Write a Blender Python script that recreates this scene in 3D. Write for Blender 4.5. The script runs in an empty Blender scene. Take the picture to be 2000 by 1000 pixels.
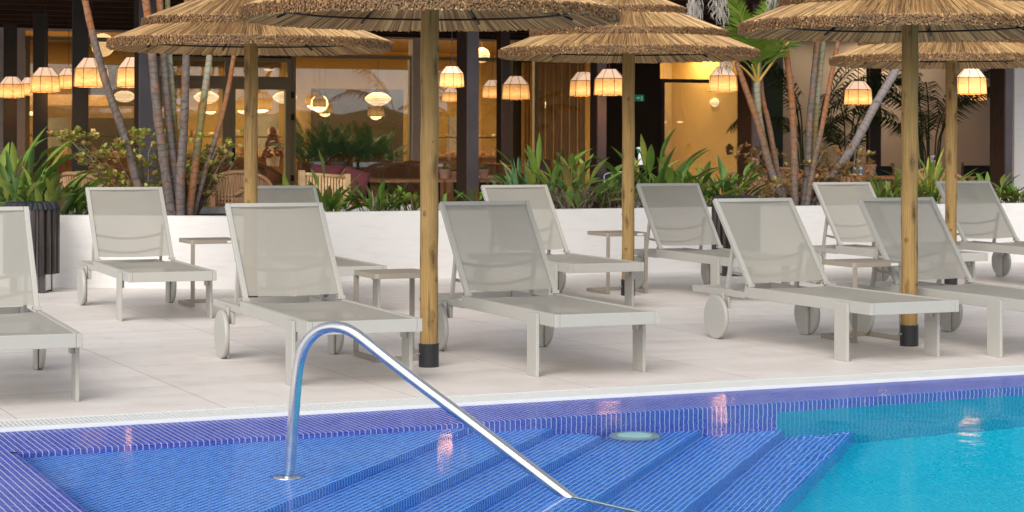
import bpy, math, random
from math import sin, cos, pi, radians as rad
from mathutils import Vector, Matrix
C = bpy.context.scene
# ---------------------------------------------------------------- camera, sky, sun
F_PX, HZ, CAM_H, PSI = 3905.4, 268.65, 1.2942, rad(24.0)
cam = bpy.data.objects.new('camera', bpy.data.cameras.new('camera'))
C.collection.objects.link(cam); C.camera = cam
cam.data.sensor_width = 36; cam.data.lens = F_PX/2000*36
cam.data.shift_y = -(500-HZ)/2000; cam.data.clip_end = 3000
cam.data.dof.use_dof = True; cam.data.dof.focus_distance = 11.5; cam.data.dof.aperture_fstop = 10
cam.matrix_world = Matrix.Translation((0, 0, CAM_H)) @ Matrix.Rotation(pi/2, 4, 'X') @ Matrix.Rotation(.003, 4, 'Z')
SUN_EL, SUN_AZ = rad(37), rad(197)          # azimuth the light comes from, clockwise from +Y
w = bpy.data.worlds.new('World'); C.world = w; w.use_nodes = True
nt = w.node_tree; bg = nt.nodes['Background']
sky = nt.nodes.new('ShaderNodeTexSky'); sky.sky_type = 'NISHITA'; sky.sun_disc = False
sky.sun_elevation = SUN_EL; sky.sun_rotation = SUN_AZ; sky.air_density = 1.0; sky.dust_density = 1.5; sky.ozone_density = 1.0
hs = nt.nodes.new('ShaderNodeHueSaturation'); hs.inputs['Saturation'].default_value = .22
nt.links.new(sky.outputs[0], hs.inputs['Color']); nt.links.new(hs.outputs[0], bg.inputs['Color'])
bg.inputs['Strength'].default_value = .115
sl = bpy.data.lights.new('sun', 'SUN'); sl.energy = 1.5; sl.angle = rad(48); sl.color = (1, .93, .84)
so = bpy.data.objects.new('sun', sl); C.collection.objects.link(so)
sd = Vector((sin(SUN_AZ)*cos(SUN_EL), cos(SUN_AZ)*cos(SUN_EL), sin(SUN_EL)))
so.rotation_euler = sd.to_track_quat('Z', 'Y').to_euler(); so.location = sd*30
C.view_settings.view_transform = 'Standard'; C.view_settings.look = 'None'
C.view_settings.gamma = 1; C.view_settings.exposure = .78
C.render.engine = 'CYCLES'
C.cycles.max_bounces = 10; C.cycles.transparent_max_bounces = 24; C.cycles.transmission_bounces = 8
C.cycles.use_denoising = True; C.cycles.sample_clamp_indirect = 6
R_ = random.Random(7)
cP, sP = cos(PSI), sin(PSI)
# ---------------------------------------------------------------- coordinates
def U(u, v, z=0.): return Vector((u*cP - v*sP, u*sP + v*cP, z))      # pool grid -> world
def depth(x, v): return v/(cP - sP*(x-1000)/F_PX)                     # distance of the line of sight x to the grid plane v
def col(x, v):                                                         # along-edge coordinate on plane v
    d = depth(x, v); return d*((x-1000)/F_PX*cP + sP)
def W(x, y, v):                                                        # world point on plane v
    d = depth(x, v); y = y - .003*(x-1000)
    return Vector(((x-1000)/F_PX*d, d, CAM_H - (y-HZ)/F_PX*d))
def zat(x, y, v): return W(x, y, v).z
# ---------------------------------------------------------------- mesh helpers
class MB:
    def __init__(s): s.v = []; s.f = []; s.uv = {}; s.sm = True
    def add(s, vs, fs, uvs=None):
        o = len(s.v); s.v += [tuple(p) for p in vs]
        for i, f in enumerate(fs):
            s.f.append(tuple(k+o for k in f))
            if uvs: s.uv[len(s.f)-1] = uvs[i]
    def box(s, x0, x1, y0, y1, z0, z1):
        s.add([(x, y, z) for z in (z0, z1) for y in (y0, y1) for x in (x0, x1)],
              [(0, 2, 3, 1), (4, 5, 7, 6), (0, 1, 5, 4), (2, 6, 7, 3), (0, 4, 6, 2), (1, 3, 7, 5)])
    def bar(s, a, b, w, h, up=(0, 0, 1)):                               # rectangular bar from a to b
        a, b = Vector(a), Vector(b); d = (b-a).normalized(); up = Vector(up)
        x = d.cross(up).normalized(); y = x.cross(d)
        vs = [p + x*sx*w/2 + y*sy*h/2 for p in (a, b) for sx, sy in ((-1, -1), (1, -1), (1, 1), (-1, 1))]
        s.add(vs, [(0, 1, 2, 3), (7, 6, 5, 4), (0, 4, 5, 1), (1, 5, 6, 2), (2, 6, 7, 3), (3, 7, 4, 0)])
    def tube(s, pts, r, n=8, cap=True, closed=False):
        pts = [Vector(p) for p in pts]; m = len(pts)
        rs = r if isinstance(r, (list, tuple)) else [r]*m
        T = []
        for i in range(m):
            a = pts[(i-1) % m] if closed else pts[max(i-1, 0)]
            b = pts[(i+1) % m] if closed else pts[min(i+1, m-1)]
            T.append((b-a).normalized())
        N = T[0].cross(Vector((0, 0, 1)))
        if N.length < .1: N = T[0].cross(Vector((1, 0, 0)))
        N.normalize(); vs = []; L = 0; Ls = []
        for i in range(m):
            N = (N - T[i]*N.dot(T[i])).normalized(); B = T[i].cross(N)
            if i: L += (pts[i]-pts[i-1]).length
            Ls.append(L)
            for k in range(n):
                a = 2*pi*k/n; vs.append(pts[i] + (N*cos(a) + B*sin(a))*rs[i])
        fs = []; uvs = []
        for i in range(m if closed else m-1):
            j = (i+1) % m
            for k in range(n):
                k2 = (k+1) % n
                fs.append((i*n+k, i*n+k2, j*n+k2, j*n+k))
                uvs.append([(k/n, Ls[i]), ((k+1)/n, Ls[i]), ((k+1)/n, Ls[j]), (k/n, Ls[j])])
        if cap and not closed:
            fs += [tuple(range(n))[::-1], tuple((m-1)*n+k for k in range(n))]; uvs += [[(0, 0)]*n, [(0, L)]*n]
        s.add(vs, fs, uvs)
    def lathe(s, prof, n=24, c=(0, 0, 0)):
        vs = [(c[0]+r*cos(2*pi*k/n), c[1]+r*sin(2*pi*k/n), c[2]+z) for r, z in prof for k in range(n)]
        fs = [(i*n+k, i*n+(k+1) % n, (i+1)*n+(k+1) % n, (i+1)*n+k) for i in range(len(prof)-1) for k in range(n)]
        s.add(vs, fs)
    def disc(s, c, r, ax, th, n=32):                                    # solid disc, axis ax
        ax = Vector(ax).normalized(); c = Vector(c)
        s.tube([c-ax*th/2, c-ax*th/2, c+ax*th/2, c+ax*th/2], [r-.004, r, r, r-.004] if 0 else r, n)
    def prism(s, poly, z0, z1):
        n = len(poly); s.add([(x, y, z0) for x, y in poly]+[(x, y, z1) for x, y in poly],
            [tuple(range(n))[::-1], tuple(range(n, 2*n))]+[(k, (k+1) % n, n+(k+1) % n, n+k) for k in range(n)])
    def quad(s, a, b, c, d, uv=None): s.add([a, b, c, d], [(0, 1, 2, 3)], [uv] if uv else None)
    def grid(s, fn, nu, nv):
        vs = [fn(i/nu, j/nv) for j in range(nv+1) for i in range(nu+1)]
        fs = [(j*(nu+1)+i, j*(nu+1)+i+1, (j+1)*(nu+1)+i+1, (j+1)*(nu+1)+i) for j in range(nv) for i in range(nu)]
        s.add(vs, fs)
    def blob(s, c, r, sz=(1, 1, 1), n=10, m=6):
        pr = [(max(r*sin(pi*i/m), .0005), -r*cos(pi*i/m)) for i in range(m+1)]
        vs = [(c[0]+sz[0]*q*cos(2*pi*k/n), c[1]+sz[1]*q*sin(2*pi*k/n), c[2]+sz[2]*z) for q, z in pr for k in range(n)]
        s.add(vs, [(i*n+k, i*n+(k+1) % n, (i+1)*n+(k+1) % n, (i+1)*n+k) for i in range(m) for k in range(n)])
def link(o, parent=None, loc=None, rz=None):
    C.collection.objects.link(o)
    if parent: o.parent = parent
    if loc is not None: o.location = loc
    if rz is not None: o.rotation_euler = (0, 0, rz)
    return o
def obj(name, mb, mat, parent=None, loc=None, rz=None, smooth=False, bevel=0):
    me = bpy.data.meshes.new(name); me.from_pydata(mb.v, [], mb.f)
    if mb.uv:
        lay = me.uv_layers.new(name='uv')
        for p in me.polygons:
            q = mb.uv.get(p.index)
            if q:
                for li, t in zip(p.loop_indices, q): lay.data[li].uv = t
    if smooth:
        me.polygons.foreach_set('use_smooth', [True]*len(me.polygons))
        if smooth != 'all':
            me.update()
            try: me.set_sharp_from_angle(angle=rad(40))
            except Exception: pass
    me.materials.append(mat); me.update()
    o = bpy.data.objects.new(name, me); link(o, parent, loc, rz)
    if bevel:
        b = o.modifiers.new('bevel', 'BEVEL'); b.width = bevel; b.segments = 2; b.limit_method = 'ANGLE'
    return o
def tag(o, label=None, cat=None, group=None, kind=None):
    for k, v in (('label', label), ('category', cat), ('group', group), ('kind', kind)):
        if v: o[k] = v
    return o
def thing(name, label, cat, loc=(0, 0, 0), rz=0, group=None):
    o = bpy.data.objects.new(name, None); o.empty_display_size = .1
    link(o, None, loc, rz); return tag(o, label, cat, group)
def dup(root, loc, rz, label=None):
    def cp(o, par):
        c = o.copy(); C.collection.objects.link(c)
        if par: c.parent = par
        for ch in list(o.children): cp(ch, c)
        return c
    r = cp(root, None); r.location = loc; r.rotation_euler = (0, 0, rz)
    if label: r['label'] = label
    return r
# ---------------------------------------------------------------- materials
class MT:
    def __init__(s, name):
        s.m = bpy.data.materials.new(name); s.m.use_nodes = True
        s.t = s.m.node_tree; s.n = s.t.nodes; s.b = s.n['Principled BSDF']; s.out = s.n['Material Output']
    def node(s, ty, **kw):
        n = s.n.new('ShaderNode'+ty)
        for k, v in kw.items():
            if k[0] == '_': setattr(n, k[1:], v)
            else:
                k = int(k[1:]) if k[0] == 'i' and k[1:].isdigit() else k.replace('__', ' ')
                s.set(n, k, v)
        return n
    def set(s, n, k, v):
        if isinstance(v, bpy.types.NodeSocket): s.t.links.new(v, n.inputs[k])
        else: n.inputs[k].default_value = v
    def P(s, **kw):
        for k, v in kw.items(): s.set(s.b, k.replace('__', ' '), v)
        return s
    def ramp(s, fac, stops):
        r = s.n.new('ShaderNodeValToRGB'); e = r.color_ramp.elements
        while len(e) > 1: e.remove(e[-1])
        e[0].position = stops[0][0]; e[0].color = (*stops[0][1], 1)
        for p, c in stops[1:]:
            q = e.new(p); q.color = (*c, 1)
        s.t.links.new(fac, r.inputs[0]); return r.outputs[0]
    def coord(s, kind='Object', scale=(1, 1, 1)):
        tc = s.n.new('ShaderNodeTexCoord'); mp = s.node('Mapping', Scale=scale)
        s.t.links.new(tc.outputs[kind], mp.inputs[0]); return mp.outputs[0]
    def noise(s, vec, scale, detail=4, rough=.55, out='Fac'):
        return s.node('TexNoise', Vector=vec, Scale=scale, Detail=detail, Roughness=rough).outputs[out]
    def mix(s, f, a, b, mode='MIX'):
        n = s.n.new('ShaderNodeMix'); n.data_type = 'RGBA'; n.blend_type = mode
        for k, v in ((0, f), (6, a), (7, b)):
            if isinstance(v, tuple) and len(v) == 3: v = (*v, 1)
            s.set(n, k, v)
        return n.outputs[2]
    def math(s, op, a, b=0.):
        n = s.n.new('ShaderNodeMath'); n.operation = op; s.set(n, 0, a); s.set(n, 1, b); return n.outputs[0]
    def bump(s, h, strength=.3, dist=.01):
        n = s.node('Bump', Height=h, Strength=strength, Distance=dist); s.t.links.new(n.outputs[0], s.b.inputs['Normal']); return n
    def isl(s): return s.n.new('ShaderNodeNewGeometry').outputs['Random Per Island']
def plain(name, c, rough=.5, var=.12, vs=6., metal=0., bump=0., spec=None):
    t = MT(name); v = t.noise(t.coord(), vs, 5)
    d = tuple(x*(1-var) for x in c); l = tuple(min(1, x*(1+var)) for x in c)
    t.P(Base__Color=t.ramp(v, [(.3, d), (.7, l)]), Roughness=rough, Metallic=metal)
    if spec is not None: t.P(**{'Specular__IOR__Level': spec})
    if bump: t.bump(t.noise(t.coord(), vs*12, 4), bump, .004)
    return t.m
def emis(name, c, st):
    t = MT(name); t.P(Base__Color=(*c, 1), Emission__Color=(*c, 1), Emission__Strength=st); return t.m
M = {}
M['frame'] = plain('powder coated aluminium', (.41, .40, .368), .42, .03, 3)
M['taupe'] = plain('taupe powder coat', (.30, .262, .215), .45, .04, 3)
def m_sling():
    t = MT('woven sling fabric'); co = t.coord()
    a = t.node('TexWave', _wave_type='BANDS', _bands_direction='X', Vector=co, Scale=120.).outputs['Fac']
    n = t.noise(co, 5, 3)
    t.P(Base__Color=t.mix(n, (.30, .287, .255), (.325, .312, .277)), Roughness=.7)
    t.bump(a, .15, .001)
    tr = t.node('BsdfTransparent', Color=(.92, .9, .86, 1)); mx = t.n.new('ShaderNodeMixShader'); mx.inputs[0].default_value = .14
    t.t.links.new(t.b.outputs[0], mx.inputs[1]); t.t.links.new(tr.outputs[0], mx.inputs[2]); t.t.links.new(mx.outputs[0], t.out.inputs[0])
    return t.m
M['sling'] = m_sling()
def m_wood(name, c0, c1, c2):
    t = MT(name); co = t.coord(scale=(14, 14, .9))
    n1 = t.noise(co, 2.2, 6, .6); co2 = t.coord(scale=(85, 85, 2.)); n2 = t.noise(co2, 2, 4)
    wv = t.n.new('ShaderNodeVectorMath'); wv.operation = 'MULTIPLY_ADD'; t.set(wv, 0, t.noise(t.coord(), 14, 3, out='Color')); wv.inputs[1].default_value = (.5, .5, .35); t.set(wv, 2, t.coord(scale=(12, 12, 3.4)))
    k = t.node('TexVoronoi', Vector=wv.outputs[0], Scale=1.0, Randomness=1.).outputs['Distance']
    knot = t.ramp(k, [(0, (1, 1, 1)), (.12, (.9, .9, .9)), (.16, (.4, .4, .4)), (.20, (.55, .55, .55)), (.32, (0, 0, 0))])
    base = t.mix(n1, c0, c1); base = t.mix(t.math('MULTIPLY', t.ramp(n2, [(.4, (0, 0, 0)), (.7, (1, 1, 1))]), .5), base, c2)
    crack = t.ramp(t.noise(t.coord(scale=(16, 16, .35)), 3, 2), [(.33, (.25, .25, .25)), (.37, (1, 1, 1))])
    base = t.mix(t.math('MULTIPLY', knot, .85), base, tuple(x*.42 for x in c2)); base = t.mix(.55, base, crack, 'MULTIPLY')
    bl = t.noise(t.coord(scale=(3, 3, 1.6)), 2.0, 5, .6); base = t.mix(t.ramp(bl, [(.45, (0, 0, 0)), (.75, (.6, .6, .6))]), base, tuple(x*.6 for x in c1))
    t.P(Base__Color=base, Roughness=.85); t.bump(n2, .25, .004); return t.m
M['pole'] = m_wood('treated pine pole', (.39, .255, .092), (.28, .165, .052), (.13, .075, .025))
M['knot'] = plain('pine knot', (.17, .10, .035), .8, .45, 70)
M['knotdark'] = plain('drying crack', (.085, .05, .02), .9, .2, 30)
M['teak'] = m_wood('tabletop wood', (.42, .24, .12), (.34, .19, .09), (.2, .1, .05))
M['darkwood'] = m_wood('dark stained timber', (.035, .018, .012), (.05, .025, .015), (.02, .012, .01))
M['black'] = plain('black plastic', (.018, .018, .02), .4, .2, 8)
M['blackmetal'] = plain('black steel', (.02, .02, .022), .35, .2, 8, .5)
M['blackwood'] = plain('near black stained post', (.03, .036, .036), .5, .25, 2)
M['darkpanel'] = plain('dark brown panelling', (.04, .025, .018), .45, .2, 2)
M['steelpost'] = plain('grey purple steel post', (.10, .085, .095), .35, .25, 2, .3)
def m_thatch(name, cs, dark):
    t = MT(name); n = t.noise(t.coord(), 3.0, 4)
    c = t.ramp(t.isl(), [(0, cs[0]), (.25, cs[1]), (.5, cs[2]), (.75, cs[3]), (1, cs[4])])
    t.P(Base__Color=t.mix(t.ramp(n, [(.35, (0, 0, 0)), (.75, (.55, .55, .55))]), c, dark), Roughness=.65); return t.m
M['reed'] = m_thatch('dry reed thatch', [(.11, .065, .028), (.27, .155, .062), (.46, .28, .11), (.58, .37, .155), (.72, .51, .26)], (.26, .15, .065))
M['reedcut'] = m_thatch('cut reed ends', [(.15, .075, .03), (.22, .115, .045), (.28, .15, .065), (.18, .09, .035), (.25, .14, .06)], (.07, .03, .015))
M['under'] = plain('thatch core', (.16, .09, .04), .9, .3, 20)
def m_leaf(name, cs, tr=.25, rough=.52):
    t = MT(name); c = t.ramp(t.isl(), [(i/(len(cs)-1), x) for i, x in enumerate(cs)])
    c = t.mix(t.ramp(t.noise(t.coord(), 9, 3), [(.3, (0, 0, 0)), (.8, (.5, .5, .5))]), c, tuple(x*.6 for x in cs[0]))
    t.P(Base__Color=c, Roughness=rough)
    tl = t.node('BsdfTranslucent', Color=c); mx = t.n.new('ShaderNodeMixShader'); mx.inputs[0].default_value = tr
    t.t.links.new(t.b.outputs[0], mx.inputs[1]); t.t.links.new(tl.outputs[0], mx.inputs[2]); t.t.links.new(mx.outputs[0], t.out.inputs[0]); return t.m
M['leaf'] = m_leaf('broad green leaf', [(.06, .13, .025), (.12, .24, .035), (.20, .33, .05), (.40, .42, .08), (.09, .19, .035), (.30, .17, .06)])
M['leafyel'] = m_leaf('yellow green leaf', [(.12, .22, .03), (.22, .32, .05), (.3, .38, .06), (.5, .42, .05)])
M['agave'] = m_leaf('blue green leaf', [(.1, .2, .1), (.14, .26, .13), (.18, .3, .14)], .1)
M['dry'] = m_leaf('dry stalks', [(.2, .15, .11), (.3, .25, .2), (.16, .1, .07), (.36, .3, .25)], .1, .8)
M['jade'] = m_leaf('green jade leaf', [(.26, .36, .06), (.38, .42, .08), (.55, .42, .12), (.6, .28, .14)], .2)
M['jadered'] = m_leaf('red jade leaf', [(.44, .2, .09), (.38, .27, .08), (.28, .3, .07), (.5, .17, .1)], .2)
M['fern'] = m_leaf('dark fern leaf', [(.03, .08, .015), (.05, .12, .02), (.08, .16, .03)], .2)
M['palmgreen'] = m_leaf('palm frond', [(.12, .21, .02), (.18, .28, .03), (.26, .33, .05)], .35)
M['palmdark'] = m_leaf('dark palm frond', [(.02, .05, .015), (.03, .07, .02), (.05, .09, .02)], .2)  # darker green fronds of the potted palms
M['palmdead'] = m_leaf('dead palm fibre', [(.3, .27, .24), (.42, .38, .34), (.5, .46, .42)], .2, .8)
M['jadebark'] = plain('brown succulent bark', (.2, .15, .13), .8, .3, 20)
M['petiole'] = plain('orange petiole', (.5, .32, .06), .45, .2, 9)
def m_trunk(name, stops, seed):
    t = MT(name); tc = t.n.new('ShaderNodeTexCoord'); sp = t.n.new('ShaderNodeSeparateXYZ'); t.t.links.new(tc.outputs['UV'], sp.inputs[0])
    ob = t.coord(); L = sp.outputs['Y']
    n = t.noise(t.node('Mapping', Vector=ob, Location=(seed, seed*2, 0)).outputs[0], 2.6, 3)
    f = t.math('ADD', t.math('MULTIPLY', L, .36), t.math('MULTIPLY', t.math('SUBTRACT', n, .5), .55))
    c = t.ramp(f, stops)
    bl = t.ramp(t.noise(t.coord(scale=(1, 1, .5)), 34, 4), [(.42, (0, 0, 0)), (.6, (1, 1, 1))])
    og = t.ramp(t.noise(ob, 7, 4), [(.52, (0, 0, 0)), (.62, (1, 1, 1))])
    c = t.mix(t.math('MULTIPLY', og, .42), c, OR if seed != 3 else (.3, .25, .23)); c = t.mix(t.math('MULTIPLY', bl, .4), c, (.29, .26, .24))
    w1 = t.math('FRACT', t.math('ADD', t.math('MULTIPLY', L, 16.), t.math('MULTIPLY', t.noise(ob, 3.5, 3), 4.5)))
    ring = t.ramp(w1, [(0, (.4, .36, .35)), (.08, (.5, .46, .45)), (.14, (1, 1, 1))])
    c = t.mix(.85, c, ring, 'MULTIPLY'); c = t.mix(1., c, (.74, .72, .70), 'MULTIPLY'); t.P(Base__Color=c, Roughness=.8); t.bump(ring, .5, .006); return t.m
GR, OR, OL, PI_ = (.14, .115, .10), (.37, .13, .025), (.23, .20, .035), (.19, .13, .09)
M['tk1'] = m_trunk('ringed palm trunk grey to orange', [(0, (.16, .13, .14)), (.25, GR), (.5, GR), (.62, OR), (1, OR)], 1)
M['tk2'] = m_trunk('ringed palm trunk orange', [(0, (.18, .15, .15)), (.2, PI_), (.35, OR), (.7, OR), (.85, OL), (1, OL)], 5)
M['tk3'] = m_trunk('ringed palm trunk olive', [(0, GR), (.15, OR), (.3, OL), (.5, (.4, .42, .3)), (.75, OL), (1, (.2, .3, .08))], 9)
M['tk4'] = m_trunk('ringed palm trunk grey', [(0, (.2, .17, .17)), (1, (.36, .32, .32))], 3)
M['white'] = plain('white render', (.78, .765, .745), .8, .035, 2.2, bump=.08)
def m_whitewall():
    t = MT('white rendered wall'); co = t.coord()
    g = t.noise(co, 1.4, 6, .6); sc = t.noise(t.coord(scale=(1, 1, 6)), 5, 4)
    t.P(Base__Color=t.mix(t.ramp(sc, [(.5, (0, 0, 0)), (.8, (.4, .4, .4))]), t.mix(g, (.72, .70, .685), (.78, .765, .755)), (.6, .56, .53)), Roughness=.75)
    t.bump(t.noise(co, 90, 3), .06, .003)
    return t.m
M['wall'] = m_whitewall()
M['beige'] = plain('beige plaster', (.47, .43, .385), .85, .05, 1.5)
M['warmwall'] = plain('warm ochre wall', (.66, .45, .15), .8, .1, 1.2)
M['kerb'] = plain('weathered concrete', (.45, .45, .43), .9, .3, 12, bump=.3)
M['soil'] = plain('dark soil', (.05, .035, .025), .95, .5, 14, bump=.5)
M['olive'] = plain('olive grey window frame', (.44, .42, .30), .5, .06, 3)
M['ceil'] = plain('dark blue green ceiling', (.018, .03, .035), .6, .3, 1.2)
M['terracotta'] = plain('terracotta', (.45, .25, .19), .85, .15, 9)
M['greytop'] = plain('grey tabletop', (.34, .33, .33), .4, .1, 4)
M['purple'] = plain('plum fabric', (.12, .028, .04), .9, .15, 9)
M['plumdark'] = plain('dark plum fabric', (.06, .018, .028), .9, .15, 9)
M['wicker'] = m_thatch('woven rattan', [(.36, .2, .1), (.42, .25, .13), (.33, .18, .09), (.46, .29, .16), (.38, .22, .12)], (.24, .13, .06))
M['bamboo'] = plain('pale bamboo', (.55, .38, .2), .5, .15, 12)
M['green'] = plain('green plastic', (.02, .3, .17), .35, .05)
M['whiteplastic'] = plain('white plastic', (.75, .76, .78), .35, .03)
M['blue'] = plain('blue label', (.12, .35, .45), .5, .1)
M['orangep'] = plain('orange plastic', (.65, .27, .08), .5, .05)
M['darkfab'] = plain('black nylon', (.012, .014, .02), .7, .3, 6)
def m_steel():
    t = MT('polished stainless steel'); n = t.noise(t.coord(scale=(1, 1, 1)), 22, 4)
    t.P(Base__Color=(.72, .72, .72, 1), Metallic=1., Roughness=t.ramp(n, [(.35, (.13, .13, .13)), (.7, (.26, .26, .26))])); t.bump(t.noise(t.coord(), 60, 2), .02, .002); return t.m
M['steel'] = m_steel()
M['brushed'] = plain('brushed steel bin liner', (.5, .51, .52), .35, .05, 3, .9)
def m_paving():
    t = MT('large porcelain paving'); co = t.coord('Object')
    mp = t.node('Mapping', Vector=co, Location=(-.87, -.32, 0), Rotation=(0, 0, rad(-1.2)))
    br = t.node('TexBrick', Vector=mp.outputs[0], Color1=(1, 1, 1, 1), Color2=(.93, .92, .91, 1), Mortar=(.56, .54, .52, 1), Scale=1., Mortar__Size=.0034, Mortar__Smooth=.2, Brick__Width=.98, Row__Height=.98, _offset=0.)
    a = t.noise(t.coord(scale=(.5, 1.4, 1)), 3.5, 8, .62); b = t.noise(co, 1.1, 5)
    st = t.ramp(t.noise(t.coord(scale=(1.2, .5, 1)), 6, 6, .65), [(.52, (0, 0, 0)), (.8, (.6, .6, .6))])
    c = t.ramp(a, [(.25, (.64, .59, .56)), (.5, (.73, .69, .665)), (.75, (.79, .76, .74))])
    c = t.mix(t.math('MULTIPLY', b, .35), c, (.66, .60, .56)); c = t.mix(st, c, (.56, .49, .44))
    t.P(Base__Color=t.mix(1., c, br.outputs[0], 'MULTIPLY'), Roughness=t.ramp(a, [(.2, (.42, .42, .42)), (.8, (.6, .6, .6))])); t.b.inputs['Specular IOR Level'].default_value = .4
    return t.m
M['paving'] = m_paving()
TS = .0267
def m_tile(name, c1, c2, mortar, ms=.0021):
    t = MT(name); tc = t.n.new('ShaderNodeTexCoord')
    def brick(a, b, m):
        return t.node('TexBrick', Vector=tc.outputs['UV'], Color1=(*a, 1), Color2=(*b, 1), Mortar=(*m, 1), Scale=1., Mortar__Size=ms, Mortar__Smooth=.15, Brick__Width=TS, Row__Height=TS, _offset=0.)
    br = brick(c1, c2, mortar); t.P(Base__Color=br.outputs[0], Roughness=t.math('MULTIPLY_ADD', br.outputs['Fac'], .5)); t.b.inputs['Roughness'].default_value = .15
    for l in list(t.t.links):
        if l.to_socket == t.b.inputs['Roughness']: t.t.links.remove(l)
    bp = t.node('Bump', Height=br.outputs['Fac'], Strength=.3, Distance=.002, _invert=True); t.t.links.new(bp.outputs[0], t.b.inputs['Normal'])
    return t.m
M['tile'] = m_tile('blue glass mosaic', (.018, .032, .48), (.05, .085, .68), (.74, .86, 1.))
M['tileteal'] = m_tile('teal wall mosaic', (.0, .35, .56), (.01, .41, .62), (.10, .56, .72))
M['tilestep'] = m_tile('water tinted blue mosaic', (.002, .11, .68), (.015, .22, .90), (.5, .84, 1.))  # steps: the blue mosaic with the water's tint put into its colour
M['tileturq'] = m_tile('turquoise glass mosaic', (.0, .54, .78), (.0, .62, .84), (.08, .75, .92))
M['grate'] = plain('white overflow grating', (.70, .72, .715), .5, .02)
M['gutter'] = plain('shade toned gutter', (.20, .23, .25), .7, .1)  # gutter floor; the shade between the grating bars is put into its colour
def m_water():
    t = MT('pool water'); t.n.remove(t.b)
    co = t.coord(scale=(1, 1, 1)); n1 = t.noise(co, 2.2, 3, .5); n2 = t.noise(co, 9, 2)
    h = t.math('ADD', n1, t.math('MULTIPLY', n2, .16))
    # calmer near the steps, more ripple towards the open pool (grid u)
    sp = t.n.new('ShaderNodeSeparateXYZ'); tc = t.n.new('ShaderNodeTexCoord'); t.t.links.new(tc.outputs['Object'], sp.inputs[0])
    mr = t.node('MapRange', i0=sp.outputs['X'], i1=3.5, i2=7.0, i3=.07, i4=.42)
    bp = t.node('Bump', Height=h, Strength=mr.outputs[0], Distance=.02)
    N = bp.outputs[0]; g = t.node('BsdfGlass', Color=(1, 1, 1, 1), Roughness=.0, IOR=1.333, Normal=N)
    rf = t.node('BsdfRefraction', Color=(1, 1, 1, 1), Roughness=.0, IOR=1.333, Normal=N); gl = t.node('BsdfGlossy', Roughness=.055, Normal=N)
    fr = t.math('MULTIPLY', t.node('Fresnel', IOR=1.333, Normal=N)  .outputs[0], .21)
    mx = t.n.new('ShaderNodeMixShader'); t.t.links.new(fr, mx.inputs[0]); t.t.links.new(rf.outputs[0], mx.inputs[1]); t.t.links.new(gl.outputs[0], mx.inputs[2])
    m2 = t.n.new('ShaderNodeMixShader'); t.t.links.new(t.n.new('ShaderNodeNewGeometry').outputs['Backfacing'], m2.inputs[0]); t.t.links.new(mx.outputs[0], m2.inputs[1]); t.t.links.new(g.outputs[0], m2.inputs[2])
    t.t.links.new(m2.outputs[0], t.out.inputs[0]); return t.m
M['water'] = m_water()
def m_glass():
    t = MT('window glass'); t.n.remove(t.b)
    gl = t.node('BsdfGlossy', Color=(.8, .92, 1, 1), Roughness=.0); tr = t.node('BsdfTransparent', Color=(.86, .86, .84, 1))
    fr = t.node('Fresnel', IOR=3.6); mx = t.n.new('ShaderNodeMixShader'); t.t.links.new(fr.outputs[0], mx.inputs[0])
    t.t.links.new(tr.outputs[0], mx.inputs[1]); t.t.links.new(gl.outputs[0], mx.inputs[2]); t.t.links.new(mx.outputs[0], t.out.inputs[0]); return t.m
M['glass'] = m_glass()
def m_net():
    t = MT('black netting'); co = t.coord('Object', (1, 1, 1))
    sp = t.n.new('ShaderNodeSeparateXYZ'); t.t.links.new(co, sp.inputs[0])
    a = t.math('ADD', sp.outputs['X'], t.math('MULTIPLY', sp.outputs['Z'], 1.7)); b = t.math('SUBTRACT', sp.outputs['X'], t.math('MULTIPLY', sp.outputs['Z'], 1.7))
    s1 = t.math('LESS_THAN', t.math('FRACT', t.math('MULTIPLY', a, 46.)), .13); s2 = t.math('LESS_THAN', t.math('FRACT', t.math('MULTIPLY', b, 46.)), .13)
    f = t.math('MAXIMUM', s1, s2); t.P(Base__Color=(.004, .004, .004, 1), Roughness=1.)
    tr = t.n.new('ShaderNodeBsdfTransparent'); mx = t.n.new('ShaderNodeMixShader'); t.t.links.new(f, mx.inputs[0])
    t.t.links.new(tr.outputs[0], mx.inputs[1]); t.t.links.new(t.b.outputs[0], mx.inputs[2]); t.t.links.new(mx.outputs[0], t.out.inputs[0]); return t.m
M['net'] = m_net()
def m_shade():
    t = MT('lit woven lamp shade'); tc = t.n.new('ShaderNodeTexCoord'); ob = tc.outputs['Object']
    wv = t.noise(t.coord(scale=(6, 6, 90)), 2.4, 4, .7)
    sp = t.n.new('ShaderNodeSeparateXYZ'); t.t.links.new(ob, sp.inputs[0])
    g = t.math('POWER', t.math('MAXIMUM', t.math('SUBTRACT', 1., t.math('MULTIPLY', t.math('ABSOLUTE', t.math('ADD', sp.outputs['Z'], .13)), 6.5)), .0), 1.5)
    c = t.ramp(wv, [(.3, (.44, .16, .04)), (.5, (.86, .37, .10)), (.68, (1, .55, .2))])
    t.P(Base__Color=(.5, .3, .12, 1), Emission__Color=c, Emission__Strength=t.math('ADD', .46, t.math('MULTIPLY', g, .9)), Roughness=.8); return t.m
M['shade'] = m_shade()
M['shadetop'] = emis('lit white lamp cap', (1, .66, .45), .5)
M['bulb'] = emis('warm bulb', (1, .60, .25), 4)
M['paper'] = emis('lit paper lamp', (1, .74, .42), 1.0)
M['globe'] = emis('lit globe lamp', (1, .70, .34), .75)
M['exit'] = emis('green exit sign', (.03, .32, .2), .16)
M['buffet'] = m_thatch('buffet dishes', [(.6, .2, .05), (.7, .5, .25), (.3, .1, .04), (.75, .65, .5), (.5, .1, .05)], (.2, .1, .05))
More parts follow.
